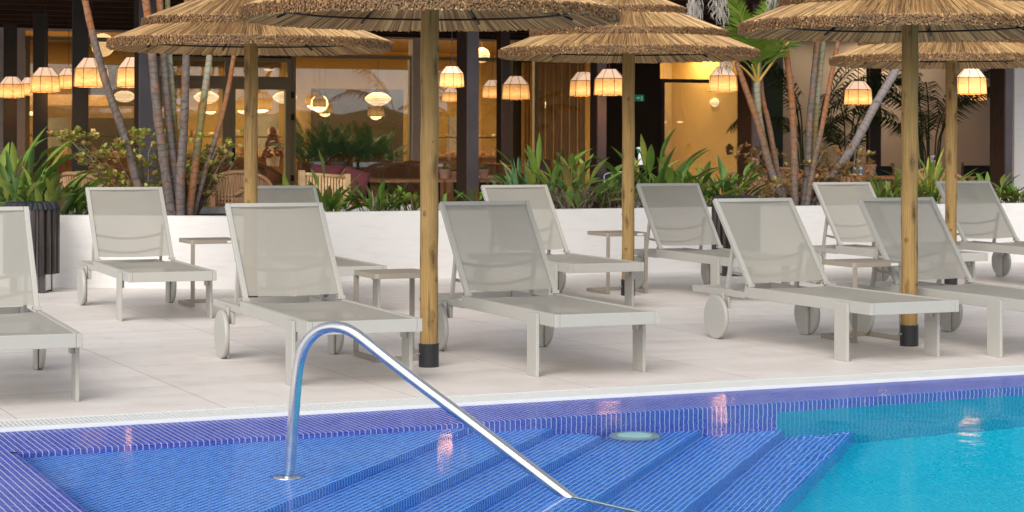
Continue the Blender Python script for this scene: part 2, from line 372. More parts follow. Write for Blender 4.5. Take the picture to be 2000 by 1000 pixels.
# ---------------------------------------------------------------- ground, pool
UL, VE, GRW, COP = 1.50, 9.00, .24, 0
def vc(u): return 8.385 + .036*(u-1.5)                    # inner edge of the coping
ZW = -.014
POOL_R, POOL_N = 13.0, -6.0
g = MB(); X0, X1, Y0, Y1 = -60, 90, -80, 18.3
gu0, gv1 = UL-.6-GRW, VE+GRW
for a, b, c_, d in ((X0, gu0, Y0, 400), (gu0, X1, gv1, 400), (gu0, POOL_R+.9, Y0-0, POOL_N-.9), (POOL_R+.9, X1, POOL_N-.9+0, gv1)):
    g.quad((a, c_, 0), (b, c_, 0), (b, d, 0), (a, d, 0))
g.quad((POOL_R+.9, Y0, 0), (X1, Y0, 0), (X1, POOL_N-.9, 0), (POOL_R+.9, POOL_N-.9, 0))
tag(obj('paved_terrace', g, M['paving'], rz=PSI), kind='structure')
pool = thing('swimming_pool', 'blue mosaic pool with corner steps', 'pool', rz=PSI); tag(pool, kind='structure')
def Q(mb, pts, uvs): mb.add(pts, [tuple(range(len(pts)))], [uvs])
cop = MB(); ZC = -.03; n = 40                              # coping: flat shelf with rounded nose, UV along the surface
prof = [(0, ZC)] + [(-.0, ZC)] ; us = [UL + (POOL_R-UL)*i/n for i in range(n+1)]
def nose(k, K=6, r=.03): a = pi/2*k/K; return r*sin(a), r*(1-cos(a))
for i in range(n):
    u0, u1 = us[i], us[i+1]; e0, e1 = vc(u0)+.03, vc(u1)+.03
    Q(cop, [(u0, e0, ZC), (u1, e1, ZC), (u1, VE, ZC), (u0, VE, ZC)], [(u0, e0), (u1, e1), (u1, VE), (u0, VE)])
    for k in range(6):
        o0, z0 = nose(k); o1, z1 = nose(k+1); L0, L1 = pi/12*.03*k, pi/12*.03*(k+1)
        Q(cop, [(u0, e0-o1, ZC-z1), (u1, e1-o1, ZC-z1), (u1, e1-o0, ZC-z0), (u0, e0-o0, ZC-z0)], [(u0, e0-L1), (u1, e1-L1), (u1, e1-L0), (u0, e0-L0)])
# left coping
Q(cop, [(UL-.6, POOL_N, ZC), (UL-.03, POOL_N, ZC), (UL-.03, VE, ZC), (UL-.6, VE, ZC)], [(UL-.6, POOL_N), (UL-.03, POOL_N), (UL-.03, VE), (UL-.6, VE)])
for k in range(6):
    o0, z0 = nose(k); o1, z1 = nose(k+1); L0, L1 = pi/12*.03*k, pi/12*.03*(k+1); e = UL-.03
    Q(cop, [(e+o0, POOL_N, ZC-z0), (e+o1, POOL_N, ZC-z1), (e+o1, vc(UL), ZC-z1), (e+o0, vc(UL), ZC-z0)], [(e+L0, POOL_N), (e+L1, POOL_N), (e+L1, 8.4), (e+L0, 8.4)])
Q(cop, [(UL-.03, vc(UL)+.03, ZC), (UL, vc(UL)+.03, ZC), (UL, VE, ZC), (UL-.03, VE, ZC)], [(UL-.03, 8.4), (UL, 8.4), (UL, VE), (UL-.03, VE)])
obj('coping', cop, M['tile'], pool, smooth=True)
FLOOR = -1.42; wl = MB(); wt = MB()
for i in range(n):
    u0, u1 = us[i], us[i+1]
    for mb, zt, zb in ((wl, ZC-.03, -.36), (wt, -.36, FLOOR)):
        if mb is wt and u1 < 5.3: mb = wl
        Q(mb, [(u0, vc(u0), zb), (u1, vc(u1), zb), (u1, vc(u1), zt), (u0, vc(u0), zt)], [(u0, zb), (u1, zb), (u1, zt), (u0, zt)])
Q(wl, [(UL, POOL_N, FLOOR), (UL, vc(UL), FLOOR), (UL, vc(UL), ZC-.03), (UL, POOL_N, ZC-.03)], [(POOL_N, FLOOR), (8.4, FLOOR), (8.4, 0), (POOL_N, 0)])
Q(wt, [(UL, POOL_N, FLOOR), (POOL_R, POOL_N, FLOOR), (POOL_R, POOL_N, 0), (UL, POOL_N, 0)], [(0, 0), (12, 0), (12, 1.4), (0, 1.4)])
Q(wt, [(POOL_R, POOL_N, FLOOR), (POOL_R, 9, FLOOR), (POOL_R, 9, 0), (POOL_R, POOL_N, 0)], [(0, 0), (15, 0), (15, 1.4), (0, 1.4)])
obj('wall', wl, M['tile'], pool); tag(obj('wall', wt, M['tileteal'], pool), 'turquoise lower pool wall')
fl = MB(); Q(fl, [(UL, POOL_N, FLOOR), (POOL_R, POOL_N, FLOOR), (POOL_R, 9, FLOOR), (UL, 9, FLOOR)], [(UL, POOL_N), (POOL_R, POOL_N), (POOL_R, 9), (UL, 9)])
tag(obj('floor', fl, M['tileturq'], pool), 'turquoise pool floor')
# diagonal corner steps
A_ = rad(47.4); dx, dy = cos(A_), sin(A_); nx, ny = sin(A_), -cos(A_)     # nx,ny points down the steps
for ue, zt in zip((3.55, 3.99, 4.30, 4.80, 5.27, 5.70), (-.155, -.33, -.52, -.70, -.88, -1.10)):
    st = MB(); r = .02
    E_ = Vector((ue, vc(ue))); L = Vector((UL, vc(ue)-(ue-UL)*dy/dx))
    def t2(p, z=0): return (p[0]*dx+p[1]*dy, p[0]*nx+p[1]*ny)
    c0 = (UL-.02, vc(UL)+.02)
    back = lambda p, o: (p[0]-nx*o, p[1]-ny*o)
    Ei, Li = back((ue+.02*dx, vc(ue)+.02*dy), r), back((L[0]-.02*dx, L[1]-.02*dy), r)
    poly = [c0, Li, Ei] if ue != 4.30 else [c0, Li, back((ue-.17*dx, vc(ue)-.17*dy), r), (ue-.19, vc(ue)+.02)]
    Q(st, [(*p, zt) for p in poly], [t2(p) for p in poly])
    Eo = poly[2]; top = t2(Eo)[1]
    K = 4; prevL = 0
    for k in range(K):
        a0, a1 = pi/2*k/K, pi/2*(k+1)/K
        pa = [(Li[0]+nx*r*sin(a), Li[1]+ny*r*sin(a), zt-r*(1-cos(a))) for a in (a0, a1)]
        pb = [(Eo[0]+nx*r*sin(a), Eo[1]+ny*r*sin(a), zt-r*(1-cos(a))) for a in (a0, a1)]
        Q(st, [pa[0], pa[1], pb[1], pb[0]], [(t2(Li)[0], top+r*a0), (t2(Li)[0], top+r*a1), (t2(Eo)[0], top+r*a1), (t2(Eo)[0], top+r*a0)])
    a_, b_ = (Li[0]+nx*r, Li[1]+ny*r), (Eo[0]+nx*r, Eo[1]+ny*r); h0 = top+r*pi/2; h1 = h0+.25+(.1 if zt < -1 else 0)
    zb = zt-r-(h1-h0)
    Q(st, [(*a_, zb), (*b_, zb), (*b_, zt-r), (*a_, zt-r)], [(t2(a_)[0], h1), (t2(b_)[0], h1), (t2(b_)[0], h0), (t2(a_)[0], h0)])
    if ue == 4.30:
        p, q = poly[2], poly[3]
        Q(st, [(*b_, zb), (*q, zb), (*q, zt), (*b_, zt-.001)], [(0, 0), (.3, 0), (.3, .25), (0, .25)])
    obj('step', st, M['tilestep'], pool)
wtr = MB(); wtr.quad((UL-.6, POOL_N, ZW), (POOL_R, POOL_N, ZW), (POOL_R, VE, ZW), (UL-.6, VE, ZW))
tag(obj('water', wtr, M['water'], rz=PSI), kind='structure')
gt = MB(); u = UL-.6
while u < 10.5:
    gt.box(u, u+.0135, VE+.004, gv1-.004, -.003, .002); u += .0225
gt.box(UL-.6, 10.5, VE-.006, VE+.003, -.04, .003); gt.box(UL-.6, 10.5, gv1-.003, gv1+.004, -.04, .003)
for vv in (VE+.08, VE+.16): gt.box(UL-.6, 10.5, vv-.004, vv+.004, -.008, -.0035)
v = 4.0
while v < gv1:
    gt.box(gu0+.004, UL-.6-.004, v, v+.0125, -.02, .002); v += .0185
tag(obj('overflow_grating', gt, M['grate'], rz=PSI), 'white slatted overflow grating along the pool edge', 'grating')
gu = MB(); gu.box(UL-.6, POOL_R+.9, VE+.0, gv1, -.12, -.012); gu.box(gu0, UL-.6, POOL_N, gv1, -.12, -.06)
tag(obj('gutter', gu, M['gutter'], rz=PSI), kind='structure')
inlet = thing('pool_inlet_cover', 'round pale cover under the water by the chamfered third step', 'drain cover', U(4.33, 8.31, -.53))
mb = MB(); mb.lathe([(.001, .03), (.075, .03), (.085, .02)], 28); obj('lens', mb, plain('pale lens', (.45, .8, .75), .4, .03), inlet)
mb = MB(); mb.lathe([(.084, .025), (.1, .03), (.118, .02), (.122, -.02)], 28); obj('rim', mb, plain('grey rim', (.3, .42, .42), .4, .05), inlet)
# handrail
B0 = Vector((2.39, 7.53)); ed = Vector((.632, -.775)).normalized()
hr = thing('pool_handrail', 'bent stainless steel handrail running down into the pool steps', 'handrail', U(B0[0], B0[1], -.155))
def HP(s, z): p = B0+ed*s; return U(p[0], p[1], z) - U(B0[0], B0[1], -.155)
key = [(0, -.155), (.012, -.007), (.023, .124), (.036, .266), (.05, .387), (.071, .458), (.104, .508), (.149, .542), (.205, .558), (.258, .555), (.309, .537), (.369, .501), (.46, .443), (.617, .346), (.772, .254), (.987, .123), (1.214, -.015), (1.9, -.43), (2.35, -.70)]
def spline(P, k=6):
    out = []
    for i in range(len(P)-1):
        p0, p1, p2, p3 = P[max(i-1, 0)], P[i], P[i+1], P[min(i+2, len(P)-1)]
        for j in range(k):
            t = j/k; out.append(tuple(.5*((2*p1[q])+(p2[q]-p0[q])*t+(2*p0[q]-5*p1[q]+4*p2[q]-p3[q])*t*t+(3*p1[q]-p0[q]-3*p2[q]+p3[q])*t**3) for q in range(len(p1))))
    return out+[P[-1]]
mb = MB(); mb.tube([HP(*p) for p in spline(key, 4)], .0222, 20); obj('rail', mb, M['steel'], hr, smooth='all')
mb = MB(); mb.lathe([(.022, .012), (.05, .012), (.066, .004), (.07, 0)], 32); obj('flange', mb, M['steel'], hr, smooth=True)
mb = MB(); mb.lathe([(.022, .012), (.05, .012), (.066, .004), (.07, 0)], 32); obj('flange', mb, M['steel'], hr, loc=HP(2.33, -.70), smooth=True)
# ---------------------------------------------------------------- planter wall and bed
ZT = .617; VW = 17.05
def px_uv(x, d): p = Vector(((x-1000)/F_PX*d, d)); return (p.x*cP+p.y*sP, -p.x*sP+p.y*cP)
A0, A1, A2 = px_uv(-700, 17.6), px_uv(115, 17.12), px_uv(520, 16.95)
A3 = (col(528, VW), VW); A4 = (col(2600, VW), VW)
front = [A0, A1, A2, A3, A4]
pw = thing('planter_wall', 'low white rendered planter wall behind the back row of loungers', 'wall', rz=PSI)
def offs(poly, o): return [(p[0], p[1]+o) for p in poly]
mb = MB()
for (a, b) in zip(front[:-1], front[1:]):
    if abs(a[0]-b[0]) < .12: a = (a[0]-.0, a[1])
    mb.prism([a, b, (b[0], b[1]+.16), (a[0], a[1]+.16)], -.05, ZT)
obj('wall', mb, M['wall'], pw)
mb = MB(); mb.prism([*[(p[0], p[1]+.1) for p in front], (A4[0], 18.3), (A0[0], 18.3)], .3, ZT-.045)
tag(obj('planting_bed', mb, M['soil'], rz=PSI), kind='structure')
ck = thing('kerb_wall', 'weathered grey concrete kerb behind the planting bed', 'kerb', rz=PSI)
mb = MB(); mb.box(A0[0], A4[0], 18.3, 18.45, -.02, .63); obj('wall', mb, M['kerb'], ck)
mb = MB(); mb.quad((A0[0], 18.45, .12), (40, 18.45, .12), (40, 60, .12), (A0[0]-14, 60, .12))
tag(obj('veranda_floor', mb, plain('brown veranda floor', (.2, .13, .09), .5, .2, 1.5), rz=PSI), kind='structure')
# ---------------------------------------------------------------- sun loungers
LW, LB, LS, LT, LHY, LBL, LBA, LLY, LRY, LWY = .62, .595, .353, .068, 1.349, .688, rad(49.9), .274, 2.04, 1.664
def make_lounger(label):
    t = thing('sun_lounger', label, 'sun lounger', group='sun loungers on the poolside terrace')
    h = LW/2; rw = .028
    mb = MB()
    for s in (-1, 1): mb.box(*sorted((s*h, s*(h-rw))), 0, LHY+.03, LS-LT, LS)
    mb.box(-h+rw+.001, h-rw-.001, 0, rw, LS-LT, LS)
    mb.box(-h+rw+.001, h-rw-.001, .62, .65, LS-LT+.001, LS-.048)
    obj('seat_frame', mb, M['frame'], t, bevel=.003)
    mb = MB()
    for s in (-1, 1): mb.box(*sorted((s*(h-.001), s*(h-rw-.002))), LHY+.03, LRY, LS-.032-.042, LS-.032)
    mb.box(-h+.03, h-.03, LRY-.028, LRY, LS-.072, LS-.034); mb.box(-h+.03, h-.03, LHY+.1, LHY+.125, LS-.07, LS-.04)
    obj('rear_frame', mb, M['frame'], t, bevel=.003)
    mb = MB(); iw = h-rw-.001
    mb.grid(lambda a, b: (-iw+2*iw*a, rw+(LHY-.02-rw)*b, LS-.006-.03*sin(pi*a)*min(1, 6*b*(1-b)+.25)), 12, 20)
    obj('seat_sling', mb, M['sling'], t, smooth='all')
    # backrest, hinged at y=LHY
    cb, sb = cos(LBA), sin(LBA); up = Vector((0, cb, sb)); nrm = Vector((0, -sb, cb))
    def bk(x, l, o=0): return Vector((x, LHY, LS+.012)) + up*l + nrm*o
    hb = LB/2; mb = MB()
    for s in (-1, 1): mb.bar(bk(s*(hb-.014), 0), bk(s*(hb-.014), LBL), .028, .032, nrm)
    mb.bar(bk(-hb, LBL-.014), bk(hb, LBL-.014), .028, .034, nrm) if 0 else mb.bar(bk(-hb+.029, LBL-.014), bk(hb-.029, LBL-.014), .028, .032, nrm)
    fr = obj('backrest', mb, M['frame'], t, bevel=.003)
    mb = MB(); ib = hb-.029
    mb.grid(lambda a, b: bk(-ib+2*ib*a, .02+(LBL-.05)*b, .008-.012*sin(pi*a)), 10, 12)
    obj('sling', mb, M['sling'], fr, smooth='all')
    for s in (-1, 1):
        mb = MB(); mb.box(s*(hb-.014)-.022, s*(hb-.014)+.022, LHY-.02, LHY+.026, LS+.001, LS+.022)
        hg = obj('hinge', mb, M['frame'], t, bevel=.002)
        mb = MB(); mb.tube([(s*(hb-.014)-.024, LHY, LS+.012), (s*(hb-.014)+.024, LHY, LS+.012)], .0055, 8); obj('pin', mb, M['black'], hg)
    # prop stay with curved crossbars
    mb = MB(); l0 = LBL*.50; foot_y = LHY+.30; hx = h-.045
    for s in (-1, 1): mb.bar(bk(s*(hb-.036), l0, -.03), (s*(hb-.036), foot_y+.02, LS-.05), .016, .034, (0, cb, -sb))
    for f in (.22, .58):
        a = bk(0, l0, -.03).lerp(Vector((0, foot_y, LS-.05)), f)
        mb.tube([(x*(hb-.04), a.y+.02, a.z-.035*(1-x*x)) for x in [i/8-1 for i in range(17)]], .011, 6)
    obj('prop_stay', mb, M['frame'], t)
    for s in (-1, 1):
        mb = MB(); x0, x1 = sorted((s*(h+.001), s*(h+.02)))
        mb.box(x0, x1, LLY-.065, LLY+.065, 0, LS-.012)
        xa, xb = sorted((s*(h-.02), s*(h-.0005)))
        mb.prism([(xa, LLY-.03), (xb, LLY-.03), (xb, LLY+.03), (xa, LLY+.03)], LS-LT-.055, LS-LT-.001)
        obj('leg', mb, M['frame'], t, bevel=.003)
    for s in (-1, 1):
        mb = MB(); x0, x1 = sorted((s*(h+.001), s*(h+.018)))
        mb.box(x0, x1, LWY-.05, LWY+.045, .004, LS-.05)
        xa, xb = sorted((s*(h-.022), s*(h-.001))); mb.prism([(xa, LWY-.09), (xb, LWY-.09), (xb, LWY+.02), (xa, LWY+.02)], LS-.15, LS-.076)
        obj('leg', mb, M['frame'], t, bevel=.003)
        mb = MB(); xc = s*(h+.036); n = 40; pr = [(.126, -.014), (.138, -.012), (.141, -.007), (.141, .007), (.138, .012), (.126, .014)]
        vs = [(xc+q[1], LWY+q[0]*cos(2*pi*k/n), .141+q[0]*sin(2*pi*k/n)) for q in pr for k in range(n)]
        mb.add(vs, [(i*n+k, i*n+(k+1) % n, (i+1)*n+(k+1) % n, (i+1)*n+k) for i in range(5) for k in range(n)]+[tuple(range(n)), tuple(5*n+k for k in range(n))][::-1])
        wh = obj('wheel', mb, M['frame'], t, smooth=True)
        mb = MB(); mb.tube([(xc-.03*s, LWY, .141), (xc-.012*s, LWY, .141)], .02, 12); obj('axle', mb, M['black'], wh)
    return t
YA = rad(22.6)
LOUNGERS = [
 (-.749, 10.266, 21.96, 'front row sun lounger directly behind the pool handrail'),
 (.519, 10.726, 22.63, 'front row sun lounger just right of the thickest thatch umbrella pole'),
 (2.33, 11.535, 24.65, 'front row sun lounger with its foot end in front of the right hand umbrella pole'),
 (-2.356, 13.91, 21.79, 'back row sun lounger standing between the slatted bin and the left side table'),
 (-2.336, 9.431, 21.27, 'sun lounger cut off by the left edge of the photo'),
 (3.278, 11.769, 23.19, 'front row sun lounger cut off at the right edge behind the umbrella pole'),
 (.718, 15.005, 23.03, 'back row sun lounger whose foot end reaches in front of the middle umbrella pole'),
 (2.016, 15.759, 21.67, 'back row sun lounger right of the middle umbrella pole, backrest beside the dark bin'),
 (3.656, 16.427, 22.23, 'back row sun lounger left of the far right umbrella pole'),
 (4.908, 17.124, 22.08, 'farthest sun lounger, behind the far right umbrella pole'),
]
a7 = rad(22.3); q = Vector((.325*cos(a7)-.274*sin(a7), .325*sin(a7)+.274*cos(a7)))
LOUNGERS.append((-1.002-q.x, 15.357-q.y-.45, 22.3, 'back row sun lounger mostly hidden behind the one beside the handrail'))
l0 = None
for x, y, a, lab in LOUNGERS:
    if l0 is None: l0 = make_lounger(lab); l0.location = (x, y, 0); l0.rotation_euler = (0, 0, rad(a))
    else: dup(l0, (x, y, 0), rad(a), lab)
# ---------------------------------------------------------------- side tables
def make_table(label):
    t = thing('side_table', label, 'side table', group='taupe side tables between the loungers')
    a = .193; mb = MB(); rr = .025
    def rsq(h, r): return [(sx*(h-r)+r*cos(th), sy*(h-r)+r*sin(th)) for sx, sy, t0 in ((1, 1, 0), (-1, 1, pi/2), (-1, -1, pi), (1, -1, 3*pi/2)) for th in [t0+pi/2*k/4 for k in range(5)]]
    mb.prism(rsq(a, rr), .478, .508); obj('tabletop', mb, M['taupe'], t, bevel=.002)
    mb = MB()
    for s in (-1, 1): mb.box(s*(a-.016)-.014, s*(a-.016)+.014, -a+.002, -a+.014, .03, .477)
    for s in (-1, 1):
        l = MB(); l.box(s*(a-.016)-.015, s*(a-.016)+.015, -a+.002, -a+.016, .03, .477); obj('leg', l, M['taupe'], t, bevel=.002)
    l = MB()
    for s in (-1, 1): l.box(s*(a-.016)-.015, s*(a-.016)+.015, -a+.002, a-.02, .0, .0295)
    l.box(-a, a, a-.019, a-.004, 0, .0295)
    obj('base', l, M['taupe'], t, bevel=.004)
    l = MB(); l.box(.09, .145, -a-.0015, -a+.004, .484, .5); obj('maker_plate', l, M['whiteplastic'], t)
    return t
def tb_at(x, y, rz, label, first=None):
    k = (y-.003*(x-1000)-HZ)/F_PX; d = CAM_H/k; p = Vector(((x-1000)/F_PX*d, d, 0))
    loc0 = Vector((-.177, -.18, 0)); loc0.rotate(Matrix.Rotation(rz, 3, 'Z')); c = p - loc0
    if first is None:
        t = make_table(label); t.location = c; t.rotation_euler = (0, 0, rz); return t
    return dup(first, c, rz, label)
T0 = tb_at(1188, 575, PSI, 'taupe side table beside the middle umbrella pole against the planter wall')
tb_at(377, 600, PSI, 'taupe side table in the back row left of the pool handrail', T0)
tb_at(1670, 670, PSI, 'taupe side table between the two right hand front loungers', T0)
dd = CAM_H*F_PX/(696-HZ); pL = Vector(((697-1000)/F_PX*dd, dd, 0)); off = Vector((.177, -.18, 0)); off.rotate(Matrix.Rotation(PSI+pi, 3, 'Z'))
dup(T0, pL-off, PSI+pi, 'taupe side table left of the nearest umbrella pole with its legs at the back')
# ---------------------------------------------------------------- thatched umbrellas
def strands(mb, rnd, R, Rin, z_of, layer, N, dia, jit, thick):
    for k in range(N):
        a = 2*pi*(k+rnd.random())/N; tw = (rnd.random()-.5)*.18+.05*sin(a*9+layer*300)+.03*sin(a*23)
        r1 = R + rnd.uniform(-jit, jit*.25); r0 = max(Rin + rnd.uniform(-.05, .06), .03)
        z1, z0 = z_of(r1)+layer+rnd.uniform(-.004, .004), z_of(r0)+layer+rnd.uniform(-.004, .004)
        a2 = a+tw*.35; p1 = Vector((r1*cos(a), r1*sin(a), z1)); p0 = Vector((r0*cos(a2), r0*sin(a2), z0))
        s = dia*rnd.uniform(.7, 1.25)/2; t = Vector((-sin(a), cos(a), 0))*s; n = Vector((0, 0, s*1.2))
        taper = min(1, .45+r0/r1)
        vs = [p1-t-n, p1+t-n, p1+n, p0-t*taper-n, p0+t*taper-n, p0+n*taper]
        mb.add(vs, [(0, 1, 2), (0, 3, 4, 1), (1, 4, 5, 2), (2, 5, 3, 0)])
def make_umbrella(label, lean, height=2.45):
    t = thing('thatched_umbrella', label, 'beach umbrella', group='thatched reed umbrellas')
    rnd = random.Random(3)
    mb = MB(); H0 = 2.34
    P = [(0, 0, .05), (0, 0, .13)] + [(.002*sin(i*1.7), .002*cos(i*1.3), .13+(H0-.13)*i/14) for i in range(1, 15)]
    mb.tube(P, [.0515-.001*sin(i*2.1) for i in range(len(P))], 20); pole = obj('pole', mb, M['pole'], t, smooth=True)
    for k in range(13):                                     # knots and drying cracks
        a = k*2.4+.6; z = .22+k*.155+rnd.uniform(-.04, .04); w_, h_ = rnd.uniform(.008, .014), rnd.uniform(.011, .02); kn = MB(); rr = .0515
        for q, (f, o) in enumerate(((1.0, .0012), (.55, .0022))):
            kn.add([((rr+o)*cos(a+w_*f/rr*cos(t_*pi/8)), (rr+o)*sin(a+w_*f/rr*cos(t_*pi/8)), z+h_*f*sin(t_*pi/8)) for t_ in range(16)], [tuple(range(16))])
        obj('knot', kn, M['knot'], pole)
    ck_ = MB()
    for k in range(16):
        a = rnd.random()*6.28; z = rnd.uniform(.15, 1.9); L_ = rnd.uniform(.1, .45); w_ = rnd.uniform(.012, .03)
        ck_.add([(.0525*cos(a+o), .0525*sin(a+o), z+q) for q, o in ((0, 0), (L_*.3, w_), (L_, .5*w_+.02), (L_*.6, -.01))], [(0, 1, 2, 3)])
    obj('drying_crack', ck_, M['knotdark'], pole)
    mb = MB(); mb.lathe([(.0525, 0), (.0575, 0), (.0575, .132), (.0525, .132), (.05, .10)], 28); sv = obj('base_sleeve', mb, M['black'], t, smooth=True)
    mb = MB(); mb.tube([(-.05, -.02, .075), (-.082, -.033, .075)], .006, 8); mb.tube([(-.062, -.025, .075), (-.070, -.028, .075)], .010, 6); obj('bolt', mb, M['brushed'], sv)
    sl = .40; zof = lambda R, z: (lambda r: z + (R-r)*sl)
    for i, (R, z, Rin, N, th) in enumerate(((1.055, 2.005, .66, 1250, .05), (.80, 2.163, .36, 950, .055), (.455, 2.353, .05, 560, .055))):
        f = zof(R, z); mb = MB()
        for lay, ri, fr in ((.006, R-.3, 1), (0, Rin, 1), (-.009, Rin, 1), (-.018, R-.12, 1), (-.027, R-.12, 1), (-.036, R-.12, 1), (-th, Rin-.1 if i == 0 else R-.2, 1)):
            strands(mb, rnd, R-.0*lay, ri, f, lay, N, .0085, .018, th)
        if i == 0:
            strands(mb, rnd, R-.012, .30, f, -th-.008, 1000, .009, .03, th)
        tier = obj('thatch_tier', mb, M['reed'], t)
        # cut reed ends and dark core
        mb = MB(); n = 96
        mb.lathe([(R-.03, f(R-.03)-.004), (R-.006, f(R)-.008), (R-.012, f(R)-th+.004), (R-.04, f(R-.04)-th+.006)], n)
        mb2 = MB()
        for k in range(int(N*3.2)):
            a = rnd.random()*2*pi; zz = rnd.uniform(-th-.004, .007); r = R+rnd.uniform(-.002, .019); s = .0042*rnd.uniform(.7, 1.4)
            c = Vector((r*cos(a), r*sin(a), f(R)+zz)); tt = Vector((-sin(a), cos(a), 0))*s; rr = Vector((cos(a), sin(a), -.4))*.012
            mb2.add([c-tt-Vector((0, 0, s)), c+tt-Vector((0, 0, s)), c+tt+Vector((0, 0, s)), c-tt+Vector((0, 0, s)), c-rr*2], [(0, 1, 2, 3), (0, 4, 1), (1, 4, 2), (2, 4, 3), (3, 4, 0)])
        obj('cut_edge', mb2, M['reedcut'], tier); mb = MB()
        mb.lathe([(R-.02, f(R)-.014), (R-.02, f(R)-th+.006), (.08, f(.08)-th+.004), (.08, f(.08)-.012), (R-.02, f(R)-.014)], n)
        obj('core', mb, M['under'], tier)
    mb = MB(); mb.lathe([(.0005, 2.60), (.05, 2.58), (.09, 2.53), (.1, 2.48)], 16); obj('cap', mb, M['reedcut'], t)
    mb = MB(); rh = .84; zh = 2.005+(1.055-rh)*sl-.05-.034
    mb.tube([(rh*cos(2*pi*k/48), rh*sin(2*pi*k/48), zh) for k in range(48)], .007, 6, closed=True); obj('hoop', mb, M['blackmetal'], t)
    for k in range(8):
        a = 2*pi*k/8+.2; mb = MB(); mb.bar((.05*cos(a), .05*sin(a), 2.005+1.0*sl-.085), (.93*cos(a), .93*sin(a), 2.005+.125*sl-.07), .014, .014); obj('rib', mb, M['blackmetal'], t)
    return t
UM = [(W(838, 718, 1), 'nearest thatched umbrella, its thick pole standing before the side table and lounger', 0),]
um0 = None
for x, y, lab, rz in ((838, 718, 'nearest thatched umbrella, its thick pole and black sleeve beside the handrail', .3), (1228, 578, 'thatched umbrella with its pole beside the back row side table', 1.3),
                  (1780, 677, 'right hand front thatched umbrella with its pole rising beside the lounger foot', 2.6)):
    d = CAM_H*F_PX/(y-.003*(x-1000)-HZ); p = ((x-1000)/F_PX*d, d+.05, 0)
    if um0 is None: um0 = make_umbrella(lab, 0); um0.location = p; um0.rotation_euler = (0, 0, rz)
    else: dup(um0, p, rz, lab)
for x, v, lab, rz in ((490, 14.57, 'back row thatched umbrella at the left in front of the restaurant door', 4.1), (1858, 14.57, 'back row thatched umbrella at the far right, partly under the front one', 5.3)):
    p = W(x, 400, v); dup(um0, (p.x, p.y, 0), rz, lab)
for o in C.objects:                                        # every sleeve keeps its bolt on the pool side
    if o.name.startswith('base_sleeve'): o.rotation_euler = (0, 0, -o.parent.rotation_euler.z+.1)
# ---------------------------------------------------------------- litter bins
def make_bin(label, loc):
    t = thing('litter_bin', label, 'litter bin', loc, group='black slatted litter bins'); R = .205
    n = 20
    mb = MB()
    for k in range(n):
        a = 2*pi*k/n; c, s = cos(a), sin(a); z1 = .70
        mb.tube([(R*c, R*s, .155), (R*c, R*s, z1-.02), ((R-.012)*c, (R-.012)*s, z1)], .026, 8)
    obj('slats', mb, M['darkslat'], t, smooth=True)
    mb = MB(); mb.lathe([(R-.03, .16), (R-.03, .16), (R-.035, .69), (R-.045, .69)], 24); mb.lathe([(.001, .17), (R-.03, .16)], 24); obj('liner', mb, M['brushed'], t)
    mb = MB(); m = 40                                       # crumpled bag edge folded over the rim
    mb.grid(lambda a, b: ((R-.05+.075*b+.008*sin(31*a*2*pi))*cos(2*pi*a), (R-.05+.075*b+.008*sin(31*a*2*pi))*sin(2*pi*a), .72+.035*sin(pi*b)+.006*sin(47*a*2*pi)-.03*b*b), 120, 5)
    obj('bin_bag', mb, M['darkfab'], t)
    mb = MB(); mb.lathe([(R-.045, .02), (R-.045, .17)], 24); obj('inner_drum', mb, M['brushed'], t)
    for k in range(4):
        a = pi/4+k*pi/2; mb = MB(); mb.box((R-.03)*cos(a)-.02, (R-.03)*cos(a)+.02, (R-.03)*sin(a)-.02, (R-.03)*sin(a)+.02, 0, .16); obj('foot', mb, M['darkslat'], t)
    return t
M['darkslat'] = plain('dark brown black slat', (.028, .02, .018), .35, .3, 5)
make_bin('black slatted litter bin behind the lounger at the left edge', ((62-1000)/F_PX*16.6, 16.6, 0))
make_bin('black slatted litter bin behind the backrest of the right front lounger', ((1438-1000)/F_PX*18.9, 18.9, 0))
#@@PART3
# ---------------------------------------------------------------- leaves and plants
def leaf(mb, base, az, el, L, w, droop, fold=.25, stem=0., sw=.006):
    """lance shaped blade on a stalk: starts at base, heading az/el, bends down by droop"""
    p = Vector(base); h = Vector((cos(az), sin(az), 0)); side = Vector((-sin(az), cos(az), 0)); e = el; K = 6
    if stem:
        q = [p.copy()]
        for k in range(3): p = p + (h*cos(e)+Vector((0, 0, sin(e))))*stem/3; e -= droop*.12; q.append(p.copy())
        for a, b in zip(q[:-1], q[1:]): mb.add([a-side*sw, a+side*sw, b+side*sw*.8, b-side*sw*.8], [(0, 1, 2, 3)])
    vs = []; fs = []; prof = (.12, .62, .95, 1., .8, .45, .02); p0 = p.copy()
    for k in range(K+1):
        d = h*cos(e)+Vector((0, 0, sin(e))); n = Vector((0, 0, cos(e)))-h*sin(e)
        wd = w/2*prof[k]
        vs += [p-side*wd+n*wd*fold*2, p.copy(), p+side*wd+n*wd*fold*2]
        p = p+d*L/K; e -= droop/K
    for k in range(K): a = 3*k; fs += [(a, a+1, a+4, a+3), (a+1, a+2, a+5, a+4)]
    mb.add(vs, fs)
